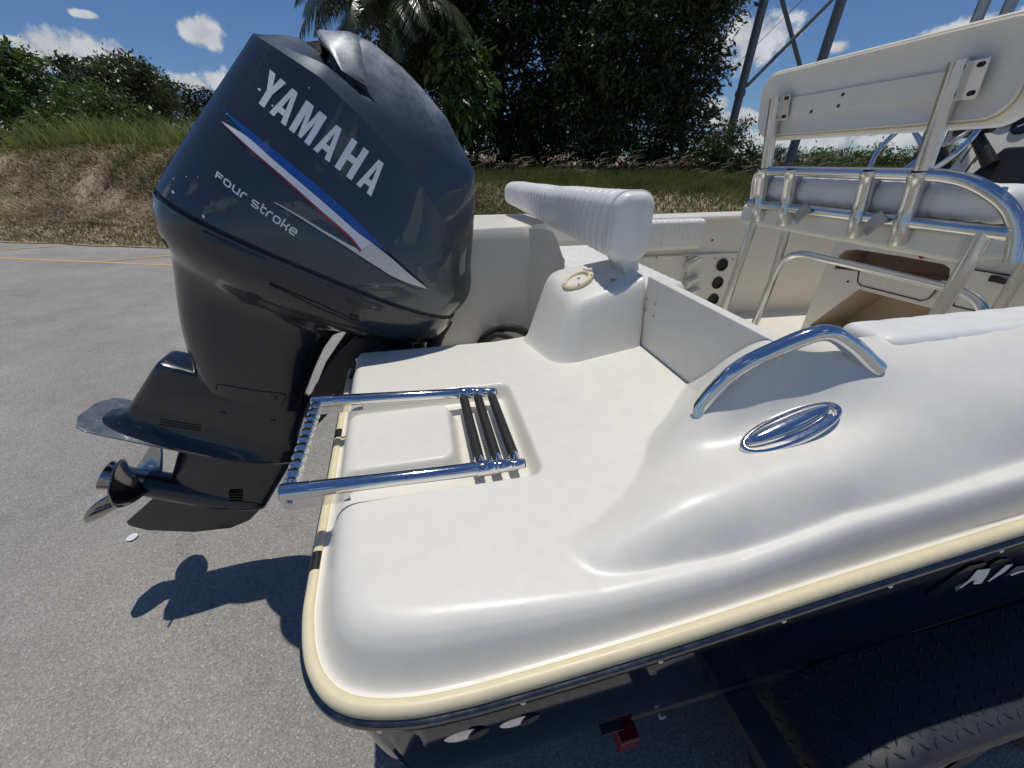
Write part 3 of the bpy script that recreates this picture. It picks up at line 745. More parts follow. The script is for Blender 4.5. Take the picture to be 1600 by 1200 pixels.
# pleated cushion builder (rolls of upholstery with stitched valleys)
def pleated(L, H, T, pleats, flat0=.0, flat1=.0, depth=.006, nseg=8, r=.03, plain=()):
    """box of length L (x), height H (z), thickness T (y) with rounded edges; vertical pleats on the y- face"""
    m = MB(); xs_ = np.linspace(0, L, pleats * nseg + 1); rows = []
    prof = []
    nn = 6
    cs = [(T / 2 - r, H / 2 - r, 0), (-(T / 2 - r), H / 2 - r, 90), (-(T / 2 - r), -(H / 2 - r), 180), (T / 2 - r, -(H / 2 - r), 270)]
    for (cy_, cz_, a0) in cs:
        for k in range(nn + 1):
            a = R(a0 + 90 * k / nn); prof.append((cy_ + r * math.cos(a), cz_ + r * math.sin(a)))
    for i, x in enumerate(xs_):
        ph = (x / L * pleats) % 1.0; d = depth * (1 - abs(math.sin(math.pi * ph)) ** .45)
        for (a, b) in plain:
            if a < x / L < b: d = 0
        e = min(x, L - x); inset = r - math.sqrt(max(0, r * r - (r - e) ** 2)) if e < r else 0
        d += inset
        rows.append([Vector((x, y_ * (1 - 2 * d / T), z_ * (1 - 2 * d * .6 / H))) for y_, z_ in prof])
    m.rings(rows); return m
m = pleated(.62, .20, .10, 15, r=.03); m.xf(Matrix.Translation((1.32, wy - .055, 1.258)))
bol = m.build('coaming_bolster', 'vinyl', BL, angle=60)
m = pleated(1.40, .075, .12, 15, r=.022, depth=.0022); m.xf(Matrix.Translation((.92, .606, 1.346)) @ Matrix.Rotation(R(-.6), 4, 'Y') @ Matrix.Rotation(R(-1), 4, 'Z'))
m.build('coaming_bolster', 'vinyl', BL, angle=60)
# white track under the port gunwale
c = at(1010, 343, Y=wy - .02); m = MB(); m.tube([c, c + Vector((.9, .0, .0))], .013, 8); m.build('gunwale_track', 'gel', BL)

# black rigging hose in the engine well
m = MB(); m.tube(crom([(.20, 1.93, .80), (.27, 1.88, .90), (.36, 1.84, .955), (.46, 1.82, .93), (.52, 1.80, .84)], 8), .022, 12); m.build('rigging_hose', 'rubber', BL)
m = MB(); m.tube(crom([(.22, 1.84, .85), (.30, 1.81, .93), (.38, 1.79, .91), (.45, 1.78, .84)], 8), .014, 10); m.build('rigging_hose', 'rubber', BL)
m = MB(); m.tube([(.315, 1.862, .928), (.33, 1.855, .938)], .027, 12); m.build('hose_clip', 'chrome', BL)

# control cable and white trim tab fitting hanging at the stern edge beside the motor
m = MB(); m.tube(crom([at(578, 566, Y=1.34), at(553, 582, Y=1.33), at(543, 606, Y=1.32), at(545, 640, Y=1.30)], 8), .008, 10); m.build('control_cable', 'rubber', BL)
m = MB(); m.prism([at(551, 590, Y=1.30), at(563, 585, Y=1.30), at(558, 618, Y=1.30), at(547, 624, Y=1.30)], (0, .03, 0)); m.build('cable_clip', 'gel', BL, bevel=.006)

# grab handle: slanted oval-section stainless bar with swept feet
def deck_hit(px, py): return deck_bvh.ray_cast(Vector((0, 0, CAM_Z)), pix_dir(px, py).normalized())[0]
a0 = deck_hit(1097, 634); a1 = deck_hit(1356, 566)
def lift(px, py, f, dz):
    pn_ = (a1 - a0).cross(Vector((0, 0, 1))); o_ = Vector((0, 0, CAM_Z)); d_ = pix_dir(px, py); return o_ + d_ * ((a0 - o_).dot(pn_) / d_.dot(pn_))
b1 = lift(1148, 580, .22, .062); b2 = lift(1210, 547, .45, .085); b3 = lift(1284, 520, .68, .075); b4 = lift(1326, 537, .88, .045)
hpts = crom([a0 - Vector((.006, .004, .022)), a0 + Vector((.002, 0, .006)), b1, b2, b3, b4, a1, a1 + (a1 - b4) * .35], 10)
m = MB(); m.tube(hpts, [.0165 + .004 * float(sstep(i_ / len(hpts), .62, .95)) for i_ in range(len(hpts))], 18); handle = m.build('grab_handle', 'chrome', BL, angle=60)
# oval flush cleat in its bezel
ca = deck_hit(1160, 703); cb = deck_hit(1308, 637)
cc = (ca + cb) / 2; loc, nn_ = on_deck(cc.x, cc.y)
xa = (cb - ca).normalized(); nn_ = (nn_ - xa * nn_.dot(xa)).normalized(); ya = nn_.cross(xa); L_ = (cb - ca).length / 2 + .004
off = max((on_deck(p_.x, p_.y)[0] - cc).dot(nn_) for p_ in (ca, cb, cc))
mwx = Matrix.Translation(cc + nn_ * (off + .001)) @ Matrix((xa, ya, nn_)).transposed().to_4x4()
wd = L_ * .34
m = MB().rings([oval(L_, wd, -.02, 64, 2.0), oval(L_, wd, .001, 64, 2.0), oval(L_ * .985, wd * .96, .006, 64), oval(L_ * .95, wd * .88, .009, 64), oval(L_ * .91, wd * .77, .009, 64), oval(L_ * .89, wd * .72, .004, 64), oval(L_ * .87, wd * .68, -.004, 64)], (False, True)).xf(mwx)
bez = m.build('cleat_bezel', 'chrome', BL, angle=50)
m = MB().rings([oval(L_ * .86, wd * .52, -.004, 64), oval(L_ * .85, wd * .50, .006, 64), oval(L_ * .80, wd * .42, .010, 64), oval(L_ * .6, wd * .26, .0125, 64), oval(L_ * .3, wd * .1, .0132, 64)], (False, True)).xf(mwx @ Matrix.Translation((0, wd * .2, 0)))
m.build('cleat_bar', 'chrome', bez, angle=50)
# ------------------------------------------------------------------ boarding ladder folded on the platform
LD = thing('boarding_ladder', (-.1, .8, 1.10), 'polished stainless telescoping ladder folded flat on the white stern platform', 'ladder')
nA, nB = Vector((-.324, .621, 1.146)), Vector((.166, .650, 1.103))
fA, fB = Vector((-.338, .957, 1.146)), Vector((.158, .977, 1.103))
def step_rail(A, B):
    d = (B - A); L = d.length; u = d / L
    m = MB(); m.tube([A - u * .004, A, A + u * .001], [.014, .0168, .0168], 20); m.tube([A, A + u * .05], .0168, 20); m.build('rail_cap', 'chrome', LD, angle=60)
    m = MB(); m.tube([A + u * .05, A + u * .052, A + u * (L - .105)], [.0155, .0160, .0160], 20); r_ = m.build('ladder_rail', 'chrome', LD, angle=60)
    for k, (s0, s1, rad) in enumerate(((L - .110, L - .070, .0178), (L - .0695, L - .030, .0150), (L - .0715, L - .062, .0168), (L - .032, L - .024, .0150), (L - .030, L, .0130))):
        m = MB(); m.tube([A + u * s0, A + u * (s0 + .001), A + u * (s1 - .001), A + u * s1], [rad - .0008, rad, rad, rad - .0008], 20); m.build('rail_collar', 'chrome', r_, angle=60)
    m = MB(); m.tube([B - u * .002, B + u * .003], .0105, 16); m.build('rail_plug', 'black', r_)
    return u, L
un, Ln = step_rail(nA, nB); uf, Lf = step_rail(fA, fB)
for k, s in enumerate((.098, .057, .015)):
    a = nB - un * s + Vector((0, .004, -.002)); b = fB - uf * s + Vector((0, -.004, -.002)); d = (b - a)
    m = MB(); pts = []; rr = []
    for i in range(45):
        f = .10 + .84 * i / 44; pts.append(a + d * f); rr.append(.0122 + (.0009 if i % 2 else 0))
    m.tube(pts, rr, 14, flat=.9); st = m.build('ladder_step', 'rubber', LD, angle=80)
    m = MB(); m.tube([a, a + d * .08, a + d * .14], [.0105, .0125, .009], 14); m.build('step_end', 'chrome', st, angle=60)
    m = MB(); m.tube([b, b - d * .05, b - d * .08], [.0105, .012, .009], 14); m.build('step_end', 'chrome', st, angle=60)
# outermost rung: bright ribbed tube
m = MB(); a = nA + un * .012 + Vector((-.002, .012, -.004)); b = fA + uf * .012 + Vector((-.002, -.012, -.004)); pts = []; rr = []
for i in range(121):
    f = i / 120; pts.append(a.lerp(b, f)); rr.append(.0145 + (.0013 * math.sin(i / 120 * 2 * math.pi * 11) if .05 < f < .95 else 0))
m.tube(pts, rr, 18); m.build('ladder_step', 'chrome', LD, angle=80)
for A, u, sg in ((nA, un, -1), (fA, uf, -1)):
    m = MB(); dn = Vector((0, 0, -1))
    y0 = A + Vector((0, -.009 if A is nA else .0, 0))
    poly = [y0 - u * .004 + dn * .004, y0 - u * .008 + dn * .030, y0 + u * .004 + dn * .043, y0 + u * .06 + dn * .040, y0 + u * .12 + dn * .036, y0 + u * .12 + dn * .012, y0 + u * .02 + dn * .004]
    m.prism(poly, (0, .004, 0)); m.prism([p + Vector((0, .022, 0)) for p in poly], (0, .004, 0)); br = m.build('hinge_bracket', 'chrome', LD, bevel=.0012)
    c = y0 + u * .010 + dn * .026
    m = MB(); m.tube([c + Vector((0, -.0045, 0)), c + Vector((0, .030, 0))], .0085, 12); m.build('hinge_bolt', 'alu', br)

# ------------------------------------------------------------------ outboard motor, tilted up
OM = thing('outboard_motor', (-.25, YC, .95), 'large blue-grey four stroke outboard motor tilted up at the boat\'s stern', 'outboard motor')
Od = Vector((.874, 0, -.486)); On = Vector((.486, 0, .874)); Oo = Vector((-.695, YC, 1.61))
EM = Matrix(((Od.x, 0, On.x, Oo.x), (0, 1, 0, Oo.y), (Od.z, 0, On.z, Oo.z), (0, 0, 0, 1)))     # (s, y, h) -> place
def epart(mb_, name, m, parent=OM, **k): return mb_.xf(EM).build(name, m, parent, **k)
NT = 192
TH = [2 * math.pi * (j + .5) / NT for j in range(NT)]
def sup(s0, s1, w, e, th, e2=None):
    c, sn = math.cos(th), math.sin(th); cs = (s0 + s1) / 2; a = (s1 - s0) / 2
    ee = (e2 or e) if c > 0 else e
    return cs + a * math.copysign(abs(c) ** (2 / ee), c), w * math.copysign(abs(sn) ** (2 / ee), sn)
def cw(s):
    u = (s - .4735) / .4115
    return .222 * max(.02, 1 - min(1, abs(u)) ** (2.6 if u > 0 else 3.8)) ** (1 / (2.6 if u > 0 else 3.8))
def hc(s): return interp(s, [.03, .11, .266, .378, .515, .60, .671, .74, .80, .85, .89], [.490, .484, .477, .447, .402, .365, .322, .275, .232, .20, .175])
HD_S = [.05, .10, .16, .207, .258, .32, .447, .60, .745, .814, .858, .895]
HD_H = [.52, .55, .58, .602, .632, .648, .636, .588, .497, .436, .34, .17]
def DK_H(s): return interp(s, [.03, .12, .25, .40, .50], [.525, .552, .540, .505, .47])
RA = .20
def ridge(x): return 1 - (math.sqrt(x * x + RA * RA) - RA) / (math.sqrt(1 + RA * RA) - RA)     # 0 at the crease (x = 1), 1 at the centre line
VM = .76
def lip_s(v): return .190 + .115 * min(1, abs(v) / VM) ** 2.1
def hood_w(s, v): return max(float(sstep(s, lip_s(v) + .03, lip_s(v) + .085)), float(sstep(abs(v), VM - .10, VM + .06)) * float(sstep(s, .12, .24)))
def top_h(s, y, hds=None):
    c0 = hc(s); v = min(1, abs(y) / cw(s)); f = ridge(v); w = hood_w(s, v)
    return c0 + ((DK_H(s) * (1 - w) + interp(s, HD_S, HD_H) * w) - c0) * f
def dome(s, y):
    c0 = hc(s); return c0 + (interp(s, HD_S, HD_H) - c0) * ridge(min(1, abs(y) / cw(s)))
rings = []
SIDE = 40
def Bp(th): return sup(-.085, .900, .310, 3.0, th, 2.7)
def Cp(th): 
    s, y = sup(.062, .885, .222, 3.8, th, 2.6); return s, y
for k in range(SIDE + 1):
    r = k / SIDE; ring = []
    for th in TH:
        sb, yb = Bp(th); sc, yc = Cp(th); h1 = hc(sc)
        s = sb + (sc - sb) * r; y = yb + (yc - yb) * (r + .10 * r * (r - 1) * -1 * -1)
        bul = .026 * math.sin(math.pi * r) * (1 - r) * (abs(math.sin(th)) ** .5)
        fr = .030 * math.sin(math.pi * r) * max(0, math.cos(th)) ** 2
        y += math.copysign(bul, y) * min(1, abs(y) / .15); s += fr
        ring.append(Vector((s, y, h1 * r)))
    rings.append(ring)
# crease shoulder, then the hood up to the ridge
TOPN = 26
for k in range(1, TOPN + 1):
    r = k / TOPN; ring = []
    for th in TH:
        sc, yc = Cp(th); sr = min(max(sc, .16), .74); 
        s = sc + (sr - sc) * r; y = yc * (1 - r)
        frac = ridge(1 - r); v = 1 - r
        w = hood_w(s, v)
        hr = DK_H(s) * (1 - w) + interp(min(s, .74), HD_S, HD_H) * w
        c0 = hc(sc); h = c0 + (hr - c0) * frac
        ring.append(Vector((s, y, h)))
    rings.append(ring)
mb = MB().rings(rings, (True, True))
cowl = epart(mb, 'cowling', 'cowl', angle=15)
try: cowl.shadow_terminator_geometry_offset = .25; cowl.shadow_terminator_shading_offset = .1
except Exception: pass
cv = [tuple(p) for p in mb.v]; cowl_bvh = BVHTree.FromPolygons(cv, [f for f in mb.f])
# air scoop: an arched shell whose open mouth faces aft
NV = 41; NU = 14
def scoop_pt(u, v):
    s = lip_s(v) + .13 * u; y = v * cw(s) * .985
    return Vector((s, y, dome(s, y) + .004 * (1 - 2.2 * float(sstep(u, .62, 1.0)))))
VV = [VM * (-1 + 2 * j / (NV - 1)) for j in range(NV)]
rows = [[scoop_pt(i / (NU - 1), v) for v in VV] for i in range(NU)]
lip0 = [scoop_pt(0, v) for v in VV]
lipr = [p + Vector((-.005, 0, -.008 * (1 - (abs(v) / VM) ** 3))) for p, v in zip(lip0, VV)]
lin0 = [p + Vector((.001, 0, -.019 * (1 - (abs(v) / VM) ** 3))) for p, v in zip(lip0, VV)]
lin1 = [p + Vector((.075, 0, -.024 * (1 - (abs(v) / VM) ** 3))) for p, v in zip(lip0, VV)]
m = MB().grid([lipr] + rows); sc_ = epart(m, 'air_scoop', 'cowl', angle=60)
m = MB().grid([lipr, lin0, lin1]); epart(m, 'scoop_lining', 'black', sc_)
thr = []
for v in VV:
    s = lip_s(v) + .040; y = v * cw(s) * .97; lo = hc(s) + (DK_H(s) - hc(s)) * ridge(abs(v)) - .004; hi = dome(s, y) - .006
    thr.append((Vector((s, y, lo)), Vector((s - .004, y, max(hi, lo)))))
m = MB().grid([[a for a, b in thr], [b for a, b in thr]]); epart(m, 'scoop_throat', 'black', sc_)

# decals: flat print laid on the cowling side
def proj_cowl(s, h, lift=.0011):
    hit = cowl_bvh.ray_cast(Vector(EM @ Vector((s, -1.2, h))), Vector((0, 1, 0)))
    if hit[0] is None: return EM @ Vector((s, -.31, h))
    return hit[0] + (hit[1] if hit[1].y < 0 else -hit[1]) * lift
def decal(name, loops, m, lift=.0011, cuts=0):
    L3 = [[Vector((a, b, 0)) for a, b in lp] for lp in loops]; tr_ = tessellate_polygon(L3)
    flat = [p for lp in L3 for p in lp]
    bm = bmesh.new(); vs = [bm.verts.new(p) for p in flat]
    for t in tr_:
        try: bm.faces.new([vs[i] for i in t])
        except ValueError: pass
    if cuts: bmesh.ops.subdivide_edges(bm, edges=bm.edges, cuts=cuts, use_grid_fill=True)
    for v in bm.verts: v.co = proj_cowl(v.co.x, v.co.y, lift)
    bmesh.ops.recalc_face_normals(bm, faces=bm.faces)
    me = bpy.data.meshes.new(name); bm.to_mesh(me); bm.free(); me.materials.append(M[m]); o = bpy.data.objects.new(name, me); link(o, cowl); return o
def strip_decal(name, upper, lower, m, lift=.0011, n=48):
    """ribbon between two (s,h) polylines"""
    def res(pl):
        pl = [Vector((a, b, 0)) for a, b in pl]; cr = crom(pl, 12); cum = [0]
        for a, b in zip(cr, cr[1:]): cum.append(cum[-1] + (b - a).length)
        o = []
        for i in range(n + 1):
            t = cum[-1] * i / n; o.append((float(np.interp(t, cum, [p.x for p in cr])), float(np.interp(t, cum, [p.y for p in cr]))))
        return o
    u_, l_ = res(upper), res(lower)
    m_ = MB().grid([[proj_cowl(*a, lift), proj_cowl((a[0] + b[0]) / 2, (a[1] + b[1]) / 2, lift), proj_cowl(*b, lift)] for a, b in zip(u_, l_)])
    return m_.build(name, m, cowl, angle=80)
BLq, TLq, BRq, TRq = Vector((.154, .343)), Vector((.171, .4265)), Vector((.480, .268)), Vector((.4965, .363))
def tmap(s, v):
    u = (s - .154) / .326; b = BLq + (BRq - BLq) * u; t = TLq + (TRq - TLq) * u; p = b + (t - b) * v; return (p.x, p.y)
def Aglyph(a, b):
    w = b - a; t = .24 * w
    return [[(a, 0), (a + .285 * w, 0), (a + .335 * w, .19), (a + .66 * w, .19), (a + .705 * w, 0), (b, 0), (a + .66 * w, 1), (a + .33 * w, 1)], [(a + .385 * w, .37), (a + .49 * w, .79), (a + .61 * w, .37)]]
letters = [[[(.1365, 1), (.1525, 1), (.1610, .66), (.1665, 1), (.1815, 1), (.1690, .46), (.1690, 0), (.1540, 0), (.1540, .46)]],
           Aglyph(.183, .2285),
           [[(.237, 0), (.2365, 1), (.2575, 1), (.2655, .46), (.2730, 1), (.2940, 1), (.2940, 0), (.2795, 0), (.2795, .70), (.2700, .02), (.2610, .02), (.2515, .70), (.2515, 0)]],
           Aglyph(.3045, .3515),
           [[(.3665, 0), (.3660, 1), (.3825, 1), (.3825, .60), (.4010, .60), (.4010, 1), (.4175, 1), (.4175, 0), (.4010, 0), (.4010, .41), (.3825, .41), (.3825, 0)]],
           Aglyph(.4320, .4800)]
for loops in letters: decal('letter', [[tmap(a, b) for a, b in lp] for lp in loops], 'silver', cuts=1)
# four stroke lettering, from strokes of even width
BL2, TL2, BR2, TR2 = Vector((.1085, .123)), Vector((.1095, .1405)), Vector((.330, .0712)), Vector((.3345, .0925))
def tmap2(u, v): b = BL2 + (BR2 - BL2) * u; t = TL2 + (TR2 - TL2) * u; p = b + (t - b) * v; return (p.x, p.y)
def stroke(pl, w):
    pl = [Vector(p) for p in pl]; L_, R_ = [], []
    closed = (pl[0] - pl[-1]).length < 1e-6
    pts = pl[:-1] if closed else pl; k = len(pts)
    for i in range(k):
        p = pts[i]; a = pts[i - 1] if (i > 0 or closed) else None; b = pts[(i + 1) % k] if (i + 1 < k or closed) else None
        d1 = (p - a).normalized() if a is not None else (b - p).normalized(); d2 = (b - p).normalized() if b is not None else d1
        n1 = Vector((-d1.y, d1.x)); n2 = Vector((-d2.y, d2.x)); mm_ = (n1 + n2).normalized(); sc2 = min(1.5, 1 / max(.5, mm_.dot(n1)))
        L_.append(p + mm_ * w / 2 * sc2); R_.append(p - mm_ * w / 2 * sc2)
    if closed: L_.append(L_[0]); R_.append(R_[0])
    return L_, R_
c_ = .22
GL = {  # glyphs in boxes of width g, height 1 (x scaled by stroke aspect)
 'F': (1.0, [[(.10, 0), (.10, .88), (1.0, .88)], [(.21, .48), (.92, .48)]]),
 'o': (1.15, [[(.3, .11), (.85, .11), (1.02, .3), (1.02, .7), (.85, .89), (.3, .89), (.12, .7), (.12, .3), (.3, .11)]]),
 'u': (1.10, [[(.12, 1), (.12, .3), (.3, .11), (.98, .11)], [(.98, 1), (.98, 0)]]),
 'r': (.80, [[(.12, 0), (.12, .65), (.35, .89), (.8, .89)]]),
 's': (1.10, [[(1.02, .89), (.28, .89), (.12, .78), (.12, .62), (.28, .5), (.88, .5), (1.02, .38), (1.02, .22), (.88, .11), (.08, .11)]]),
 't': (.85, [[(.22, 1.28), (.22, .3), (.4, .11), (.85, .11)], [(.33, .86), (.85, .86)]]),
 'k': (1.05, [[(.12, 1.3), (.12, 0)], [(.23, .5), (.75, .5)], [(.95, 1), (.80, .62), (.80, .38), (.95, 0)]]),
 'e': (1.10, [[(1.02, .11), (.3, .11), (.12, .3), (.12, .7), (.3, .89), (.85, .89), (1.02, .7), (1.02, .5), (.23, .5)]]),
}
word = 'Four stroke'; adv = []; x = 0
for ch in word:
    if ch == ' ': x += .62; continue
    adv.append((ch, x)); x += GL[ch][0] + .17
tot = x - .17
for ch, x0 in adv:
    m = MB()
    for pl in GL[ch][1]:
        L_, R_ = stroke(pl, .215)
        m.grid([[proj_cowl(*tmap2((x0 + a.x) / tot, a.y), .0011), proj_cowl(*tmap2((x0 + b.x) / tot, b.y), .0011)] for a, b in zip(L_, R_)])
    m.build('letter', 'silver', cowl, angle=80)
# swoosh: dark keyline, blue over silver over red, silver fading into the white tail
blue_u = [(.075, .285), (.168, .270), (.282, .244), (.41, .208), (.50, .176), (.575, .146)]
blue_l = [(.078, .2825), (.150, .2575), (.226, .2365), (.363, .1975), (.47, .1630), (.573, .1445)]
strip_decal('blue_stripe', blue_u, blue_l, 'blue_decal')
strip_decal('stripe_keyline', [(.573, .1475), (.65, .120), (.70, .1025), (.737, .088)], [(.545, .150), (.64, .1175), (.695, .0985), (.737, .086)], 'darkdecal')
red_u = [(.078, .2567), (.137, .2400), (.256, .2055), (.369, .1690), (.461, .1405), (.505, .1170)]
red_l = [(.077, .2565), (.137, .2385), (.256, .2030), (.369, .1655), (.461, .1345), (.503, .1130)]
strip_decal('red_stripe', red_u, red_l, 'red_decal')
sil_u = [(.085, .2575), (.150, .2560), (.226, .2355), (.363, .1965), (.47, .1622), (.53, .1485)]
sil_l = [(.085, .2562), (.137, .2420), (.256, .2090), (.369, .1720), (.461, .1425), (.507, .1175)]
strip_decal('silver_stripe', sil_u, sil_l, 'silver')
strip_decal('white_stripe', [(.5305, .1480), (.60, .1290), (.66, .1080), (.735, .0835)], [(.5075, .1165), (.575, .0880), (.64, .0790), (.730, .0815)], 'white_decal')
strip_decal('white_stripe', [(.262, .1375), (.329, .1320), (.400, .1230), (.47, .1165), (.5070, .1160)], [(.258, .1345), (.329, .1272), (.384, .1180), (.457, .1080), (.574, .0875)], 'white_decal')
strip_decal('stripe_keyline', [(.26, .1335), (.384, .1165), (.457, .1065), (.575, .0862), (.684, .0725), (.725, .078)], [(.26, .1318), (.384, .1145), (.457, .1040), (.575, .0830), (.684, .0690), (.730, .0770)], 'darkdecal')
strip_decal('stripe_keyline', [(.077, .2562), (.137, .2382), (.256, .2026), (.369, .1651), (.461, .1341), (.507, .1120)], [(.076, .2558), (.137, .2366), (.256, .2008), (.369, .1632), (.461, .1320), (.505, .1090)], 'darkdecal')
# paint chips
for (s, h, r) in ((.013, .028, .0045), (.004, .06, .0022), (.105, .012, .006), (.038, .085, .0022), (.068, .10, .0018), (.09, .28, .0018), (.145, .374, .0045), (.185, .355, .003), (.25, .44, .002), (-.05, .022, .003)):
    pl = [(s + r * random.uniform(.6, 1.1) * math.cos(a), h + r * random.uniform(.5, 1.0) * math.sin(a)) for a in [2 * math.pi * j / 9 for j in range(9)]]
    decal('paint_chip', [pl], 'silver')

# lower pan and leg: one shell, lofted down the motor's axis
def lower(h0, s0, s1, w, e, e2=None, w2=None, n=NT):
    return [Vector((*sup(s0, s1, w, e, th, e2), h0)) for th in TH]
prof = [(-.010, -.080, .895, .304, 3.0, 2.7), (-.020, -.087, .903, .311, 3.0, 2.7), (-.06, -.086, .902, .308, 3.0, 2.7), (-.105, -.078, .893, .296, 3.0, 2.6), (-.140, -.064, .878, .280, 2.9, 2.6), (-.168, -.050, .850, .262, 2.8, 2.5), (-.188, -.038, .80, .245, 2.8, 2.4), (-.203, -.036, .72, .228, 2.7, 2.4),
        (-.222, -.036, .63, .212, 2.7, 2.4), (-.25, -.032, .560, .192, 2.7, 2.4), (-.30, -.022, .510, .174, 2.7, 2.5), (-.38, -.006, .490, .158, 2.7, 2.6), (-.47, .016, .482, .142, 2.7, 2.7), (-.55, .042, .480, .128, 2.7, 2.8), (-.60, .060, .480, .118, 2.7, 2.8), (-.655, .078, .482, .108, 2.7, 2.8), (-.70, .10, .486, .10, 2.5, 2.8)]
mb = MB().rings([lower(*p) for p in prof])
pan = epart(mb, 'lower_cowling', 'leg', angle=40)
# seam gasket and bright lip under the cowling
m = MB(); m.rings([[Vector((*sup(-.083, .898, .307, 3.0, th, 2.7), h_)) for th in TH] for h_ in (-.0105, .0005)], (False, False)); epart(m, 'seam_gasket', 'rubber', cowl)
m = MB(); m.rings([[Vector((*sup(-.086 - d_, .900 + d_, .310 + d_, 3.0, th, 2.7), h_)) for th in TH] for h_, d_ in ((-.014, .001), (-.013, .0035), (-.0165, .0045), (-.021, .0025))], (False, False)); epart(m, 'seam_lip', 'leg', pan, angle=80)
# small fittings on the pan
panb = BVHTree.FromPolygons([tuple(v.co) for v in pan.data.vertices], [tuple(p.vertices) for p in pan.data.polygons])
for (s, h, a, b) in ((-.012, -.150, .016, .032), (.555, -.105, .030, .024)):
    hit = panb.ray_cast(EM @ Vector((s, -1.2, h)), Vector((0, 1, 0)))
    if hit[0] is not None:
        q_ = hit[1] if hit[1].y < 0 else -hit[1]; yy_ = q_.cross(Od).normalized(); xx_ = yy_.cross(q_).normalized()
        m = MB(); m.box((0, 0, 0), (a, b, .005)); m.xf(Matrix.Translation(hit[0]) @ Matrix((xx_, yy_, q_)).transposed().to_4x4()); m.build('pan_plug', 'black', pan, bevel=.0015)
m = MB(); m.tube([(.30, -.300, -.10), (.45, -.304, -.112), (.60, -.290, -.125)], .0025, 6); epart(m, 'pan_joint', 'black', pan)

# mid section: exhaust snout and gearcase top
prof2 = [(-.648, .00, .47, .050, 5, 2.4), (-.6515, -.016, .488, .064, 6, 2.5), (-.656, -.024, .496, .070, 7, 2.6), (-.668, -.030, .501, .0735, 7, 2.6), (-.70, -.040, .506, .075, 7, 2.6), (-.78, -.062, .510, .071, 6, 2.6), (-.85, -.082, .513, .064, 5, 2.6), (-.895, -.095, .518, .060, 4, 2.5), (-.930, -.105, .524, .062, 3.4, 2.4), (-.955, -.116, .530, .070, 3.2, 2.2), (-.975, -.130, .534, .082, 3.0, 2.2), (-.990, -.150, .536, .096, 2.8, 2.0), (-1.002, -.175, .536, .108, 2.8, 2.0), (-1.012, -.18, .530, .104, 2.8, 2.0)]
mb = MB().rings([lower(*p) for p in prof2])
gear = epart(mb, 'gearcase', 'leg', angle=40)
m = MB(); m.box((.004, -.02, -.6515), (.036, .046, .006)); epart(m, 'exhaust_plug', 'black', gear, bevel=.002)
# access panel outline and bolts on the leg
def leg_pt(s, h):
    best = None
    for o_ in (pan, gear):
        bv = BVHC[o_.name]; hit = bv.ray_cast(EM @ Vector((s, -1.0, h)), Vector((0, 1, 0)))
        if hit[0] is not None and (best is None or hit[0].y < best.y): best = hit[0]
    return best if best is not None else EM @ Vector((s, -.1, h))
BVHC = {o_.name: BVHTree.FromPolygons([tuple(v.co) for v in o_.data.vertices], [tuple(p.vertices) for p in o_.data.polygons]) for o_ in (pan, gear)}
loop = [(.185, -.675), (.195, -.640), (.30, -.618), (.40, -.600), (.42, -.618), (.415, -.66)]
m = MB(); m.tube([leg_pt(a, b) for a, b in [(x_.x, x_.y) for x_ in crom([Vector((a, b, 0)) for a, b in loop], 6)]], .0028, 6); m.build('panel_groove', 'black', pan)
for (s, h) in ((.385, -.635), (.40, -.78), (.22, -.80)):
    p = leg_pt(s, h); m = MB(); m.tube([p + Vector((0, .004, 0)), p + Vector((0, -.004, 0))], .011, 14); m.build('leg_bolt', 'leg', gear, bevel=.001)
m = MB()
for k in range(3):
    pts = [leg_pt(.02 + .14 * t, -.915 - .012 * k + .02 * t) + Vector((0, .001, 0)) for t in (0, .5, 1)]; m.tube(pts, .0035, 6)
m.build('exhaust_slot', 'black', gear)

# anti-ventilation plate
def plate_w(s): return interp(s, [-.235, -.22, -.19, -.12, 0, .15, .30, .42, .535], [.050, .098, .116, .120, .116, .102, .082, .062, .02])
ss = np.linspace(-.235, .535, 30)
upr = [Vector((s, plate_w(s), -1.005 - .015 * float(sstep(s, -.1, .3)))) for s in ss]; lor = [Vector((s, -plate_w(s), -1.005 - .015 * float(sstep(s, -.1, .3)))) for s in reversed(ss)]
outl = upr + lor
m = MB(); m.rings([[p + Vector((0, 0, -.004)) for p in outl], [p + Vector((0, 0, .003)) for p in outl]]); 
cav = epart(m, 'anti_ventilation_plate', 'scuff', gear, angle=30, bevel=.0015)
# torpedo, strut and skeg
m = MB(); tp = [(-.005, .058), (.02, .060), (.10, .063), (.20, .064), (.30, .061), (.38, .053), (.44, .038), (.475, .020), (.485, .005)]
m.rings([[Vector((s, r_ * math.cos(a), -1.335 + r_ * math.sin(a))) for a in [2 * math.pi * j / 40 for j in range(40)]] for s, r_ in tp]); epart(m, 'gearcase_bullet', 'leg', gear, angle=40)
def foil(top, bot, hs, nseg=8):
    rr = []
    for t in np.linspace(0, 1, nseg):
        s0 = top[0] + (bot[0] - top[0]) * t; s1 = top[1] + (bot[1] - top[1]) * t; w = top[2] + (bot[2] - top[2]) * t; h_ = hs[0] + (hs[1] - hs[0]) * t
        rr.append([Vector((*sup(s0, s1, w, 2.0, th, 1.8), h_)) for th in TH[::2]])
    return MB().rings(rr)
m = foil((.085, .528, .036), (.08, .482, .045), (-1.00, -1.36)); epart(m, 'strut', 'leg', gear, angle=50)
sk = [(.06, -1.36), (-.05, -1.605), (-.035, -1.625), (.04, -1.640), (.22, -1.605), (.37, -1.535), (.435, -1.46), (.47, -1.36)]
m = MB(); rr_ = []
for y_, ins in ((-.010, 0), (-.012, .0), (.012, 0), (.010, 0)): pass
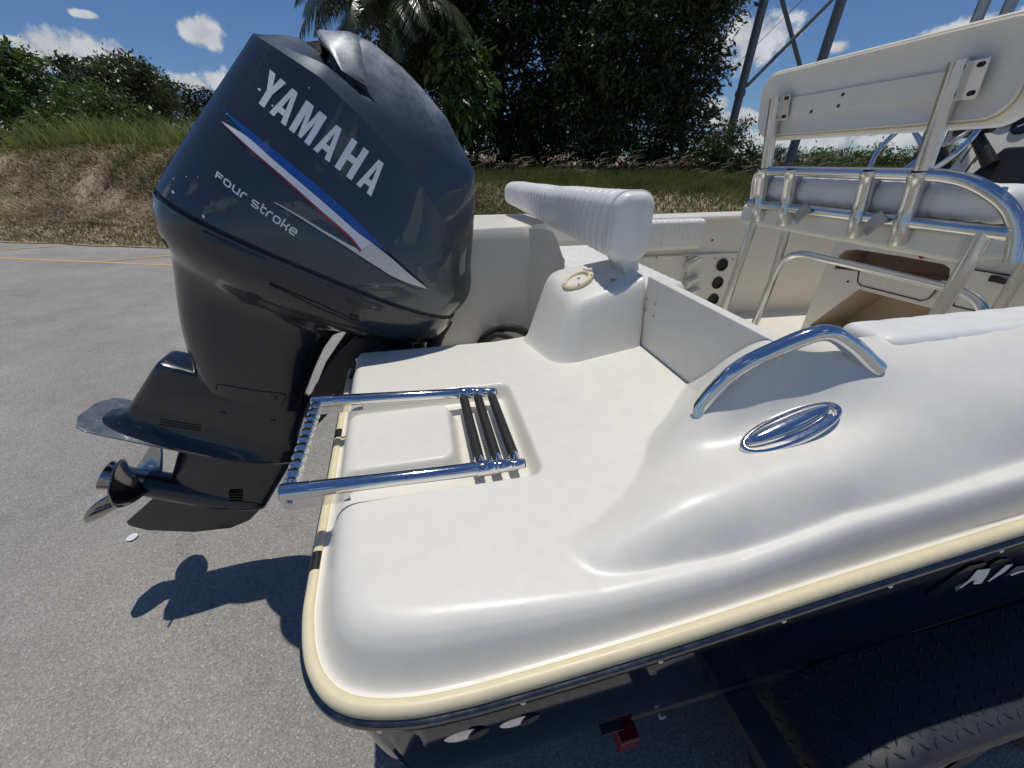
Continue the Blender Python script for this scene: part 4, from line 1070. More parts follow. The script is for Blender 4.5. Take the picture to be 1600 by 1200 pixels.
m.prism([Vector((a, -.006, b)) for a, b in sk], (0, .012, 0)); epart(m, 'skeg', 'leg', gear, bevel=.004)
m = MB()
for k in range(4): m.box((.345 + .004 * k, -.0485 + .0005 * k, -1.245 - .017 * k), (.052, .010, .006), Matrix.Rotation(R(-14), 3, 'Y'))
epart(m, 'water_intake', 'black', gear)

# propeller: hub, flared tail, three skewed helical blades
PC = -.020; PH = -1.335
m = MB(); hp_ = [(.065, .050), (.03, .0545), (-.10, .0545), (-.125, .055), (-.150, .060), (-.162, .064), (-.160, .058), (-.13, .040), (-.10, .020)]
m.rings([[Vector((PC + s + .035, r_ * math.cos(a), PH + r_ * math.sin(a))) for a in [2 * math.pi * j / 40 for j in range(40)]] for s, r_ in hp_]); hub = epart(m, 'propeller_hub', 'prop', OM, angle=40)
def blade(ang, rake):
    rows = []; pitch = .46; NRr = 13; NC = 12
    for i in range(NRr):
        f = i / (NRr - 1); r_ = .048 + f * .172
        half = .72 * (1 - .15 * f) * math.sqrt(max(0, 1 - max(0, (f - .30) / .70) ** 2.0)) + .02
        sk_ = -.32 * f ** 1.6
        row = []
        for j in range(NC):
            th = sk_ + half * (2 * j / (NC - 1) - 1)
            s = PC - pitch / (2 * math.pi) * th - rake * f
            a = ang + th
            row.append(Vector((s, -r_ * math.cos(a), PH + r_ * math.sin(a))))
        rows.append(row)
    m = MB().grid(rows); o = epart(m, 'propeller_blade', 'prop', hub, angle=60, solid=.006); return o
for a, rk in ((50, .055), (-60, .13), (172, .07)): blade(R(a), rk)

# clamp and swivel bracket under the pan
m = MB()
for y_ in (-.13, .10):
    m.prism([Vector((.505, y_, -.66)), Vector((.508, y_, -.52)), Vector((.540, y_, -.36)), Vector((.585, y_, -.245)), Vector((.70, y_, -.185)), Vector((.80, y_, -.19)), Vector((.80, y_, -.26)), Vector((.72, y_, -.36)), Vector((.66, y_, -.46)), Vector((.60, y_, -.60)), Vector((.56, y_, -.72))], (0, .03, 0))
swv = epart(m, 'swivel_bracket', 'black', OM, bevel=.006)
m = MB(); m.tube([(.54, 0, -.68), (.62, 0, -.45), (.70, 0, -.24)], .055, 20); epart(m, 'tilt_ram', 'leg', swv)
for y_ in (-.19, .15):
    m = MB(); m.prism([(-.30, YC + y_, 1.02), (-.20, YC + y_, 1.10), (-.06, YC + y_, 1.02), (-.05, YC + y_, .80), (-.30, YC + y_, .55), (-.36, YC + y_, .62), (-.34, YC + y_, .85)], (0, .04, 0))
    clampb = m.build('clamp_bracket', 'black', OM, bevel=.008)
m = MB(); m.tube([(-.18, YC - .21, 1.055), (-.18, YC + .21, 1.055)], .022, 16); m.build('tilt_pin', 'leg', clampb)
m = MB(); m.box((-.27, YC - .165, .985), (.05, .012, .11), Matrix.Rotation(R(30), 3, 'Y')); m.build('tilt_lock_lever', 'alu_dull', clampb, bevel=.004)
m = MB(); m.tube(crom([(.05, YC - .05, 1.13), (.0, YC - .10, 1.07), (-.03, YC - .12, .98)], 8), .03, 14); m.build('rigging_tube', 'rubber', OM)
# ------------------------------------------------------------------ stern seat: loose backrest bolster over a pleated bench
SB = thing('seat_backrest', (.58, 1.7, 1.44), 'thick white pleated vinyl backrest bolster standing over the stern corner behind the motor', 'seat backrest')
def bolster(p0, p1, t0, h0, t1, h1, pleats, depth, r):
    """p0,p1: centre line ends; thickness (x) and height (z) at both ends"""
    p0 = Vector(p0); p1 = Vector(p1); m = MB(); rows = []; N_ = pleats * 8
    L = (p1 - p0).length; ax = (p1 - p0).normalized(); side = Vector((ax.y, -ax.x, 0)).normalized(); nn = 7
    for i in range(N_ + 1):
        f = i / N_; t = t0 + (t1 - t0) * f; h = h0 + (h1 - h0) * f; x = f * L
        ph = (f * pleats) % 1; d = depth * (1 - abs(math.sin(math.pi * ph)) ** .4)
        if f < .035 or .36 < f < .44 or .75 < f < .79: d = 0
        e = min(x, L - x); rr_ = r * .9; d2 = rr_ - math.sqrt(max(0, rr_ ** 2 - (rr_ - e) ** 2)) if e < rr_ else 0
        sag = .0022 * math.sin(f * 9) + .0012 * math.sin(f * 23)
        row = []
        for (sx, sz, a0) in ((1, 1, 0), (-1, 1, 90), (-1, -1, 180), (1, -1, 270)):
            for k in range(nn + 1):
                a = R(a0 + 90 * k / nn); u = sx * (t / 2 - r) + r * math.cos(a); w = sz * (h / 2 - r) + r * math.sin(a)
                dd = d + d2; u *= 1 - 2 * dd / t; w *= 1 - 1.2 * dd / h
                u += (.012 * (1 - (2 * w / h) ** 2)) * (1 if u > 0 else -1) * (1 - d2 / r)
                row.append(p0.lerp(p1, f) + side * u + Vector((0, 0, w + (sag if w > 0 else 0))))
        rows.append(row)
    m.rows = rows
    return m.rings(rows)
bk0 = bolster((.635, 1.150, 1.522), (.565, 2.60, 1.535), .125, .205, .105, .125, 30, .0110, .041)
bk = bk0.build('cushion', 'vinyl', SB, angle=60)
# piping and seam round the near end
def loop_at(k, f):
    row = bk0.rows[k]; c = sum(row, Vector()) / len(row); q = [c + (p - c) * f for p in row]; return q + q[:1]
m = MB(); m.tube(loop_at(6, 1.012), .0034, 6, caps=False); m.build('piping', 'vinyl', bk)
m = MB(); m.tube(loop_at(8, 1.004), .0016, 6, caps=False); m.build('stitching', 'gel_in', bk)
m = MB(); m.prism([(.605, 1.18, 1.44), (.675, 1.18, 1.44), (.688, 1.18, 1.385), (.645, 1.18, 1.372)], (0, .12, 0)); m.build('hinge_strap', 'vinyl', SB, bevel=.006)
m = MB(); m.tube([(.648, 1.195, 1.425), (.648, 1.255, 1.425)], .008, 10); m.build('hinge_pin', 'chrome', SB)

SS = thing('bench_seat', (.95, 2.1, .60), 'white pleated bench seat inside the cockpit, half hidden behind the backrest bolster', 'bench seat')
m = MB(); m.box((.95, 2.08, .86), (.46, 1.02, .50)); m.build('seat_base', 'gel_in', SS, bevel=.02)
m = pleated(1.02, .46, .10, 16, r=.04, depth=.006); m.xf(Matrix.Translation((.95, 1.57, 1.165)) @ Matrix.Rotation(R(90), 4, 'Z') @ Matrix.Rotation(R(90), 4, 'X')); m.build('seat_cushion', 'vinyl', SS, angle=60)

# ------------------------------------------------------------------ leaning post
LP = thing('leaning_post', (1.95, 1.6, .60), 'tubular aluminium leaning post with padded white backrest and four rod holders', 'leaning post')
AX = 1.795
def holder_rail_y(): return (1.25, 1.43, 1.81, 1.99)
def post_line(y, z0, z1): 
    f = lambda z: 1.797 - (z - 1.667) * .19
    return [Vector((f(z0), y, z0)), Vector((f(z1), y, z1))]
for y in (1.25, 1.99):
    m = MB(); m.tube(post_line(y, 1.64, 1.985 if y < 1.5 else 1.975), .0265, 20); p_ = m.build('backrest_post', 'alu', LP, angle=50)
    a = post_line(y, 1.87, 1.985); c = (a[0] + a[1]) / 2
    m = MB(); m.box(c + Vector((.012, -.045 if y < 1.5 else -.042, .0)), (.006, .062, .105), Matrix.Rotation(R(-11), 3, 'Y')); pl = m.build('mount_plate', 'alu', p_, bevel=.002)
    for dz in (-.036, .036):
        cc_ = c + Vector((.006 - dz * .19, -.058 if y < 1.5 else -.055, dz)); m = MB(); m.tube([cc_, cc_ + Vector((-.004, 0, 0))], .0075, 12); m.build('plate_bolt', 'rubber', pl)
for y in holder_rail_y():
    f = lambda z: 1.797 - (z - 1.667) * .215 - .012
    zs = [1.672, 1.668, 1.650, 1.645, 1.62, 1.56, 1.52, 1.515, 1.43, 1.418]
    rs = [.030, .031, .031, .0285, .0275, .0275, .0275, .0305, .0305, .029]
    m = MB(); m.tube([Vector((f(z), y, z)) for z in zs], rs, 20); h_ = m.build('rod_holder', 'chrome' if False else 'alu', LP, angle=40)
    m = MB(); m.tube([Vector((f(1.673), y, 1.673)), Vector((f(1.674), y, 1.674))], .024, 16); m.build('holder_bore', 'rubber', h_)
    m = MB(); m.box((f(1.60) + .032, y, 1.60), (.05, .016, .10)); m.build('holder_web', 'alu_dull', h_, bevel=.003)
top = crom([(1.86, 2.075, 1.48), (1.84, 2.07, 1.56), (1.815, 2.055, 1.625), (1.80, 2.02, 1.655), (1.80, 1.93, 1.660), (1.80, 1.60, 1.660), (1.80, 1.28, 1.660), (1.805, 1.16, 1.655), (1.815, 1.07, 1.630), (1.830, .98, 1.575), (1.845, .93, 1.50), (1.85, .905, 1.42)], 8)
m = MB(); m.tube(top, .0225, 18); m.build('seat_rail', 'alu', LP, angle=60)
m = MB(); m.tube([(1.83, .935, 1.500), (1.83, 2.07, 1.500)], .0215, 16); m.build('seat_rail', 'alu', LP)
m = MB(); m.tube([(2.20, .95, 1.50), (2.20, 2.10, 1.50)], .0215, 16); m.build('seat_rail', 'alu', LP)
m = pleated(1.12, .36, .115, 15, r=.045, depth=.005); m.xf(Matrix.Translation((2.02, .985, 1.575)) @ Matrix.Rotation(R(90), 4, 'Z') @ Matrix.Rotation(R(90), 4, 'X')); m.build('seat_cushion', 'vinyl', LP, angle=60)
m = MB(); m.box((2.03, 1.60, 1.438), (.36, 1.10, .105)); m.build('seat_box', 'frp', LP, bevel=.02)
for y, x0, x1 in ((1.0, 1.83, 1.815), (2.03, 1.86, 1.80)):
    m = MB(); m.tube([(x0, y, 1.50), ((x0 + x1) / 2, y, 1.05), (x1, y, .605)], .0235, 16); m.build('leg', 'alu', LP)
    m = MB(); m.tube([(x1, y, .602), (x1, y, .612)], .045, 18); m.build('foot_plate', 'alu', LP)
for y in (1.02, 2.10):
    m = MB(); m.tube([(2.16, y, 1.50), (2.19, y, 1.05), (2.16, y, .605)], .0235, 16); m.build('leg', 'alu', LP)
    m = MB(); m.tube([(2.16, y, .602), (2.16, y, .612)], .045, 18); m.build('foot_plate', 'alu', LP)
m = MB(); m.tube(crom([(2.18, 2.095, .96), (2.185, 2.09, 1.08), (2.19, 2.06, 1.175), (2.20, 1.97, 1.222), (2.20, 1.80, 1.228), (2.20, 1.32, 1.228), (2.20, 1.16, 1.222), (2.19, 1.07, 1.18), (2.18, 1.03, 1.09), (2.18, 1.025, .98)], 8), .0185, 16); m.build('foot_rail', 'alu', LP)
for (y, c) in ((1.685, 0), (1.335, 0)):
    m = MB(); m.box((1.795, y, 1.485), (.006, .05, .085), Matrix.Rotation(R(38), 3, 'X')); m.build('rail_tape', 'alu_dull', LP)
# padded backrest: rounded board, thinner strip panel, cushion in front
def rrect(y0, y1, z0, z1, r, n=8):
    pts = []
    for cy_, cz_, a0 in ((y1 - r, z1 - r, 0), (y0 + r, z1 - r, 90), (y0 + r, z0 + r, 180), (y1 - r, z0 + r, 270)):
        pts += [(cy_ + r * math.cos(R(a0 + 90 * k / n)), cz_ + r * math.sin(R(a0 + 90 * k / n))) for k in range(n + 1)]
    return pts
def tilt(x, y, z): return Vector((1.797 + x - (z - 1.667) * .19, y, z))
Y0, Y1, Z0, Z1 = 1.085, 2.13, 1.818, 2.072
m = MB(); rr_ = []
for x, ins in ((.034, .012), (.030, .004), (.034, 0.0), (.042, 0), (.046, .002)):
    rr_.append([tilt(x, a, b) for a, b in rrect(Y0 + ins, Y1 - ins, Z0 + ins, Z1 - ins, .075)])
m.rings(rr_); brd = m.build('backrest_board', 'gel_in', LP, angle=40)
m = MB(); rr_ = []
for x, ins in ((.046, .0), (.060, -.014), (.095, -.020), (.125, -.012), (.140, .008), (.146, .035)):
    rr_.append([tilt(x, a, b) for a, b in rrect(Y0 + ins, Y1 - ins, Z0 + ins, Z1 - ins, .08)])
m.rings(rr_); m.build('backrest_cushion', 'vinyl', LP, angle=50)
m = MB(); lp_ = [tilt(.046, a, b) for a, b in rrect(Y0 - .004, Y1 + .004, Z0 - .004, Z1 + .004, .078)]; m.tube(lp_ + lp_[:1], .0045, 8); m.build('backrest_piping', 'cream', LP)
m = MB(); m.prism([tilt(.027, 1.20, 1.885), tilt(.027, 1.96, 1.885), tilt(.027, 1.96, 1.965), tilt(.027, 1.20, 1.965)], (.006, 0, 0)); m.build('backrest_strip', 'gel_in', brd, bevel=.002)
for (y, z) in ((1.66, 1.945), (1.67, 1.908), (1.80, 1.90)):
    c = tilt(.0265, y, z); m = MB(); m.tube([c, c + Vector((-.003, 0, 0))], .006, 10); m.build('screw_hole', 'rubber', brd)

# ------------------------------------------------------------------ helm console
HC = thing('helm_console', (3.0, 1.6, .60), 'white moulded helm console with dark gauges and recessed step boxes behind the leaning post', 'console')
CX = 2.70
def cpt(px, py, x=CX): return at(px, py, X=x)
m = MB()
m.prism([(CX, 1.02, .60), (CX, 2.20, .60), (CX, 2.20, 1.50), (CX, 1.02, 1.50)], (.75, 0, 0)); body = m.build('console_body', 'gel_in', HC, bevel=.03)
m = MB(); rows = [[(CX - .03, 1.00, 1.50), (CX - .03, 1.80, 1.50), (CX + .75, 1.80, 1.50), (CX + .75, 1.00, 1.50)], [(CX + .02, 1.00, 1.62), (CX + .02, 1.80, 1.62), (CX + .75, 1.78, 1.62), (CX + .75, 1.02, 1.62)], [(CX + .16, 1.02, 1.99), (CX + .16, 1.78, 1.99), (CX + .70, 1.76, 1.95), (CX + .70, 1.04, 1.95)]]
m.rings([[Vector(p) for p in r_] for r_ in rows]); dash = m.build('dash', 'gel_in', HC, bevel=.03)
def dash_pt(px, py):
    p = at(px, py, X=CX + .06)
    for _ in range(5): p = at(px, py, X=CX + .02 + (p.z - 1.62) * .38)
    return p
DN = Vector((-1, 0, .38)).normalized()
for (px, py, r_) in ((1517, 203, .040), (1520, 178, .05), (1581, 180, .052), (1600, 196, .04)):
    c = dash_pt(px, py); q_ = DN.to_track_quat('Z', 'Y').to_matrix().to_4x4()
    m = MB().rings([oval(r_, r_, 0, 28, 2), oval(r_, r_, .012, 28, 2), oval(r_ * .86, r_ * .86, .014, 28, 2), oval(r_ * .82, r_ * .82, .008, 28, 2)], (False, False)).xf(Matrix.Translation(c) @ q_); g_ = m.build('gauge', 'black', dash, angle=40)
    m = MB().rings([oval(r_ * .82, r_ * .82, .004, 28, 2), oval(r_ * .82, r_ * .82, .0078, 28, 2)]).xf(Matrix.Translation(c) @ q_); m.build('gauge_face', 'glassy', g_)
    m = MB(); m.box((0, 0, .0086), (r_ * .9, .004, .001), Matrix.Rotation(R(25), 3, 'Z')); m.xf(Matrix.Translation(c) @ q_); m.build('gauge_needle', 'white_decal', g_)
# throttle: black binnacle with T-handled lever
c = dash_pt(1570, 265); m = MB(); m.prism([c + Vector((0, .10, -.07)), c + Vector((-.02, -.18, -.08)), c + Vector((.04, -.18, .10)), c + Vector((.04, .02, .09))], (-.09, 0, 0)); th_ = m.build('throttle_box', 'black', HC, bevel=.012)
c2 = dash_pt(1555, 205) + Vector((-.14, 0, .0)); m = MB(); m.tube([c + Vector((-.07, .02, .02)), c2], [.03, .022], 12); m.build('throttle_lever', 'black', th_)
m = MB(); m.tube([c2 + Vector((0, .07, .0)), c2 + Vector((0, -.07, .012))], .024, 14); m.build('throttle_grip', 'black', th_)
for (px, py, w_) in ((1512, 238, .10), (1528, 246, .05), (1518, 256, .12), (1535, 262, .10), (1508, 270, .14)):
    c = dash_pt(px, py); q_ = DN.to_track_quat('Z', 'Y').to_matrix().to_4x4(); m = MB(); m.box((0, 0, .0012), (.006, w_, .001) , Matrix.Rotation(R(4), 3, 'Z')); m.xf(Matrix.Translation(c) @ q_); m.build('switch_mark', 'darkdecal', dash)
# compartments in the aft face
def recess(poly, depth):
    """cuts a compartment with tan walls into the console's aft face"""
    pts = [cpt(*p, x=CX - .02) for p in poly]; m_ = MB(); m_.prism(pts, (depth, 0, 0)); c_ = m_.build('cutter', 'tan', None, smooth=False)
    md = body.modifiers.new('cut', 'BOOLEAN'); md.operation = 'DIFFERENCE'; md.object = c_; md.solver = 'EXACT'; md.material_mode = 'TRANSFER'
    bev = [q for q in body.modifiers if q.type == 'BEVEL']
    for q in bev: q.show_viewport = False
    dg = bpy.context.evaluated_depsgraph_get(); dg.update(); me_ = bpy.data.meshes.new_from_object(body.evaluated_get(dg)); body.modifiers.remove(md); body.data = me_; bpy.data.objects.remove(c_)
for q in list(body.modifiers): body.modifiers.remove(q)
recess([(1308, 398), (1318, 391), (1335, 390), (1400, 400), (1470, 413), (1480, 420), (1478, 440), (1300, 420)], .25)
recess([(1262, 508), (1338, 452), (1450, 482), (1500, 495), (1500, 575), (1300, 560)], .35)
recess([(1512, 500), (1560, 512), (1600, 525), (1640, 540), (1640, 590), (1512, 570)], .35)
def door(poly, name):
    m = MB(); pts = [cpt(*p, x=CX - .010) for p in poly]; m.prism(pts, (.006, 0, 0)); o = m.build(name, 'gel_in', body, bevel=.004)
    m = MB(); q_ = [p + Vector((-.002, 0, 0)) for p in pts]; m.tube(q_ + q_[:1], .0035, 6); m.build('door_gasket', 'rubber', o); return o
door([(1342, 425), (1350, 417), (1470, 438), (1464, 452), (1452, 466), (1440, 470), (1345, 446), (1340, 440)], 'locker_door')
door([(1500, 418), (1640, 440), (1640, 512), (1490, 478)], 'locker_door')
m = MB(); c = cpt(1565, 438, CX - .03); m.box(c, (.02, .09, .03)); m.build('door_latch', 'black', body, bevel=.006)
for (py, s_) in ((0, 1), (1, 1)):
    m = MB(); m.tube([cpt(1438, 392 + 9 * py, CX - .03), cpt(1448, 388 + 9 * py, CX - .03)], .014, 12); m.build('red_clip', 'red', body)
for (px, py) in ((1354, 378), (1325, 440), (1500, 404), (1405, 385)):
    c = cpt(px, py, CX - .004); m = MB(); m.tube([c, c + Vector((-.004, 0, 0))], .007, 8); m.build('console_screw', 'rubber', body)
# steering wheel
m = MB(); wc = Vector((2.44, 1.76, 1.775)); wn_ = Vector((-.86, .10, .5)).normalized(); wx = wn_.cross(Vector((0, 0, 1))).normalized(); wy_ = wn_.cross(wx)
ring = [wc + wx * (.205 * math.cos(a)) + wy_ * (.205 * math.sin(a)) for a in [2 * math.pi * j / 48 for j in range(49)]]
m.tube(ring, .0125, 10, caps=False); wheel = m.build('steering_wheel', 'chrome', HC, angle=60)
hubc = wc - wn_ * .07
for a in (R(80), R(205), R(325)):
    e_ = wc + wx * (.20 * math.cos(a)) + wy_ * (.20 * math.sin(a)); m = MB(); m.tube([hubc + (e_ - hubc) * .1, hubc.lerp(e_, .5) - wn_ * .012, e_], [.02, .016, .010], 10, flat=.6); m.build('spoke', 'chrome', wheel)
m = MB(); m.tube([hubc - wn_ * .12, hubc, hubc + wn_ * .02], [.05, .06, .035], 18); m.build('wheel_hub', 'black', wheel)
# T-top legs rising from the console
for p in (((2.80, 1.985, 1.45), (2.72, 1.98, 2.75)), ((2.84, 1.90, 1.45), (2.76, 1.895, 2.75))):
    m = MB(); m.tube(p, .024, 14); m.build('top_frame_leg', 'alu_dull', HC)

# ------------------------------------------------------------------ trailer under the hull
TR = thing('boat_trailer', (1.2, .4, GROUND), 'dark boat trailer with a black treadplate mudguard beneath the navy hull', 'trailer')
FZ = .515
fy0, fy1 = .118, .345
def fend(u):      # profile along x, rear to front
    pts = [(.772, .31), (.790, .375), (.835, .440), (.93, .492), (1.06, FZ), (1.5, FZ), (2.2, FZ), (2.5, FZ - .03), (2.65, FZ - .12), (2.74, .28), (2.78, .10)]
    return pts
pp = crom([Vector((a, 0, b)) for a, b in fend(0)], 8)
m = MB(); rows = []
for p in pp: rows.append([Vector((p.x, y, z_ + p.z)) for y, z_ in ((fy1, 0), (.30, .002), (.20, .002), (fy0 + .03, 0), (fy0 + .012, -.004), (fy0 + .003, -.012), (fy0, -.026), (fy0, -.10))])
m.grid(rows); fen = m.build('mudguard', 'tread', TR, angle=50)
m = MB(); cum = [0]
for a, b in zip(pp, pp[1:]): cum.append(cum[-1] + (b - a).length)
L = cum[-1]; i = 0; u = .02
while u < 2.2:
    for j, y in enumerate(np.arange(fy0 + .026, fy1 - .01, .0235)):
        uu = u + (.0165 if j % 2 else 0); k = min(len(pp) - 2, int(np.searchsorted(cum, uu) - 1)); k = max(k, 0); t = (uu - cum[k]) / max(1e-6, cum[k + 1] - cum[k])
        p = pp[k].lerp(pp[k + 1], t); tg = (pp[k + 1] - pp[k]).normalized(); nr = Vector((-tg.z, 0, tg.x)); a = R(45 if (j + i) % 2 else -45)
        d_ = tg * math.cos(a) + Vector((0, 1, 0)) * math.sin(a); w_ = nr.cross(d_); c = Vector((p.x, float(y), p.z)) + nr * .0022
        m.add([c - d_ * .0125, c - w_ * .0032, c + d_ * .0125, c + w_ * .0032, c + nr * .0016 - d_ * .004, c + nr * .0016 + d_ * .004], [(0, 1, 4), (1, 5, 4), (1, 2, 5), (2, 3, 5), (3, 4, 5), (3, 0, 4)])
    u += .033; i += 1
tag(m.build('tread_bars', 'tread', fen, smooth=False), kind='stuff')
for x in (1.15, 2.05):
    m = MB(); n_ = 40; prof_t = [(-.10, .19), (-.105, .26), (-.095, .315), (-.06, .335), (.06, .335), (.095, .315), (.105, .26), (.10, .19)]
    m.rings([[Vector((x + r_ * math.cos(a), .235 + y_, GROUND + .338 + r_ * math.sin(a))) for a in [2 * math.pi * j / n_ for j in range(n_)]] for y_, r_ in prof_t], (False, False)); w = m.build('wheel', 'rubber', TR, angle=50)
    m = MB(); m.rings([[Vector((x + r_ * math.cos(a), .235 + y_, GROUND + .338 + r_ * math.sin(a))) for a in [2 * math.pi * j / n_ for j in range(n_)]] for y_, r_ in ((-.095, .195), (-.06, .18), (-.05, .10), (-.075, .06), (-.08, .02))], (False, True)); m.build('rim', 'alu_dull', w, angle=40)
m = MB(); m.box((.702, .19, .435), (.085, .32, .045)); arm = m.build('mudguard_arm', 'dark_galv', TR, bevel=.004)
m = MB(); m.prism([(.39, .350, .452), (2.6, .350, .452), (2.6, .350, .490), (.39, .350, .490)], (0, .012, 0)); bar = m.build('bunk_angle', 'dark_galv', TR, bevel=.002)
m = MB(); m.box((.34, .375, .425), (.06, .06, .006)); m.build('angle_foot', 'dark_galv', bar)
for px, py in ((1033, 1115), (1145, 1083), (1168, 1077)):
    c = at(px, py, Y=.350); m = MB(); m.tube([c, c + Vector((0, -.010, 0))], .010, 8); m.build('bolt', 'alu_dull', bar, bevel=.001)
lc = at(978, 1150, Y=.375); m = MB(); m.box(lc, (.06, .045, .06)); lt = m.build('tail_light', 'red', TR, bevel=.006)
m = MB(); m.box(lc + Vector((.0, .035, .02)), (.08, .02, .06)); m.build('light_bracket', 'dark_galv', lt)
for y in (.60, 2.60):
    m = MB(); m.box((3.2, y, .245), (5.6, .06, .13)); m.build('frame_beam', 'alu_dull', TR, bevel=.004)
for x in (.3, 1.6, 3.4):
    m = MB(); m.box((x, 1.6, .08 if x < 3 else .12), (.08, 2.06, .09)); m.build('cross_beam', 'alu_dull', TR, bevel=.004)
m = MB(); m.tube([(5.6, 1.6, .1), (7.6, 1.6, .1)], .05, 12); m.build('drawbar', 'alu_dull', TR)
for y in (1.15, 2.05):
    m = MB(); m.box((2.0, y, .30 if True else 0), (4.0, .09, .10)); m.build('bunk', 'rubber', TR, bevel=.01)
m = MB(); m.box((2.05 - .9, .75, .168), (.05, 1.0, .05)); m.build('axle', 'alu_dull', TR)
m = MB(); m.box((2.05, .75, .168), (.05, 1.0, .05)); m.build('axle', 'alu_dull', TR)
m = MB(); m.tube([(5.6, 1.6, .1), (5.6, 1.6, GROUND)], .03, 12); m.build('jack_stand', 'alu_dull', TR)
# trim tab corner showing below the stern
m = MB(); c = at(568, 1136, Z=.46); m.prism([(c.x - .03, .52, .455), (c.x + .22, .52, .475), (c.x + .22, .90, .475), (c.x - .03, .90, .455)], (0, 0, -.008)); m.build('trim_tab', 'blue_plastic', BL, bevel=.002)
# topside lettering
try:
    zt = lambda x, f: chine(x) + (zflange(x) - .04 - chine(x)) * f
    hb = BVHTree.FromPolygons([tuple(v.co) for v in hull.data.vertices], [tuple(p.vertices) for p in hull.data.polygons])
    def hp_(px, py):
        o_ = Vector((0, 0, CAM_Z)); hit = hb.ray_cast(o_, pix_dir(px, py).normalized()); return hit[0]
    def hull_decal(name, poly, m_, lift):
        pts = [hp_(*p) for p in poly]
        pts = [p + Vector((0, -lift, 0)) for p in pts if p is not None]
        if len(pts) < 3: return
        mm2 = MB(); t2 = tessellate_polygon([pts]); mm2.add(pts, [tuple(t) for t in t2]); mm2.build(name, m_, hull, smooth=False)
    z8 = lambda x, y: (1400 + x / 8, 800 + y / 8)
    for name, poly, m_, lf in (('letter_shadow', [(380, 1000), (700, 780), (900, 660), (1080, 620), (1120, 640), (1000, 700), (760, 880), (480, 1040), (360, 1060)], 'darkdecal', .003),
                               ('letter', [(745, 925), (870, 830), (980, 700), (1145, 680), (1110, 760), (1030, 870), (930, 880), (950, 820), (890, 845), (790, 920)], 'silver', .005),
                               ('letter', [(1110, 840), (1250, 720), (1340, 640), (1430, 625), (1330, 720), (1200, 800), (1130, 845)], 'silver', .005),
                               ('letter', [(1390, 760), (1480, 720), (1600, 690), (1600, 712), (1500, 740), (1410, 775)], 'silver', .005),
                               ('letter_shadow', [(1160, 640), (1280, 575), (1420, 570), (1380, 610), (1300, 640), (1180, 740), (1080, 830), (1060, 800)], 'darkdecal', .003),
                               ('letter_edge', [(700, 920), (840, 850), (900, 850), (730, 975)], 'teal_decal', .004),
                               ('letter_edge', [(1330, 790), (1480, 660), (1600, 650), (1600, 685), (1480, 715), (1390, 760)], 'teal_decal', .004)):
        hull_decal(name, [z8(*p) for p in poly], m_, lf)
except Exception as ex: print('lettering', ex)
# ------------------------------------------------------------------ plants, trees and pylon beyond the tarmac
def quads(cent, U, Vv):
    """leaf rhombi from centres and two half-axis vectors"""
    n = len(cent); v = np.empty((n, 4, 3)); v[:, 0] = cent - U; v[:, 1] = cent + Vv; v[:, 2] = cent + U; v[:, 3] = cent - Vv
    return v.reshape(-1, 3), np.arange(n * 4).reshape(n, 4)
def unit(a): return a / np.linalg.norm(a, axis=1, keepdims=True)
def crown_mesh(name, blobs, nclump, nleaf, leaf, clump_r, m, parent, seed, droop=.35, ragged=1.0):
    """leaves gathered in clumps through the volume of several ellipsoids: blobs = [(centre, radii)]"""
    g = np.random.default_rng(seed); vol = np.array([r[0] * r[1] * r[2] for c, r in blobs]); vol = vol ** .7
    pick = g.choice(len(blobs), nclump, p=vol / vol.sum())
    d = unit(g.normal(size=(nclump, 3))); rad = g.uniform(.12, 1.0, nclump) ** (1 / 2.2)
    C_ = np.array([blobs[i][0] for i in pick]); Rr = np.array([blobs[i][1] for i in pick])
    cl = C_ + d * Rr * rad[:, None]; per = max(1, nleaf // nclump)
    sizes = clump_r * g.uniform(.6, 1.35, nclump)
    off = g.normal(size=(nclump, per, 3)) * np.array([.5, .5, .36]) * sizes[:, None, None]
    cent = (cl[:, None, :] + off).reshape(-1, 3); n = len(cent)
    out = unit((off + .35 * (d * sizes[:, None])[:, None, :]).reshape(-1, 3) + 1e-6)
    U = unit(out + g.normal(size=(n, 3)) * .55 + np.array([0, 0, -droop])); nn_ = unit(g.normal(size=(n, 3)) * .8 + np.array([0, 0, 1.0]))
    Vv = unit(np.cross(U, nn_)); s = leaf * (.45 + 1.15 * g.uniform(0, 1, n) ** 1.6)[:, None]
    v, f = quads(cent, U * s, Vv * s * .36)
    return npmesh(name, v, f, m, parent), cl
def tree(name, label, cat, base, blobs, nclump, nleaf, leaf, clump_r, lm, seed, trunk_r=.16, group=None, droop=.35):
    base = Vector(base); t = thing(name, base, label, cat, group); g = random.Random(seed)
    cr_, cl = crown_mesh('crown', blobs, nclump, nleaf, leaf, clump_r, lm, t, seed, droop)
    m = MB(); topc = Vector(blobs[0][0]) + Vector((0, 0, blobs[0][1][2] * .3)); mid = base.lerp(topc, .5) + Vector((g.uniform(-.2, .2), g.uniform(-.2, .2), 0))
    m.tube(crom([base + Vector((0, 0, -.15)), base.lerp(mid, .5), mid, topc], 5), [trunk_r * (1 - .045 * i) for i in range(16)], 10)
    for k in range(14):
        e_ = Vector(cl[g.randrange(len(cl))]); s_ = base.lerp(topc, g.uniform(.3, .85)); mm_ = s_.lerp(e_, .5) + Vector((0, 0, .2)); m.tube(crom([s_, mm_, e_], 4), [trunk_r * .42 * (1 - .09 * i) for i in range(9)], 6)
    m.build('trunk', 'bark', t); return t
def gz(p):
    e = p.x * EN.x + p.y * EN.y - E0; t = p.x * ET.x + p.y * ET.y; return bank_z(t, max(0, e))
def spot(px, D):
    p = at(px, 600, D=D); return Vector((p.x, p.y, gz(p)))
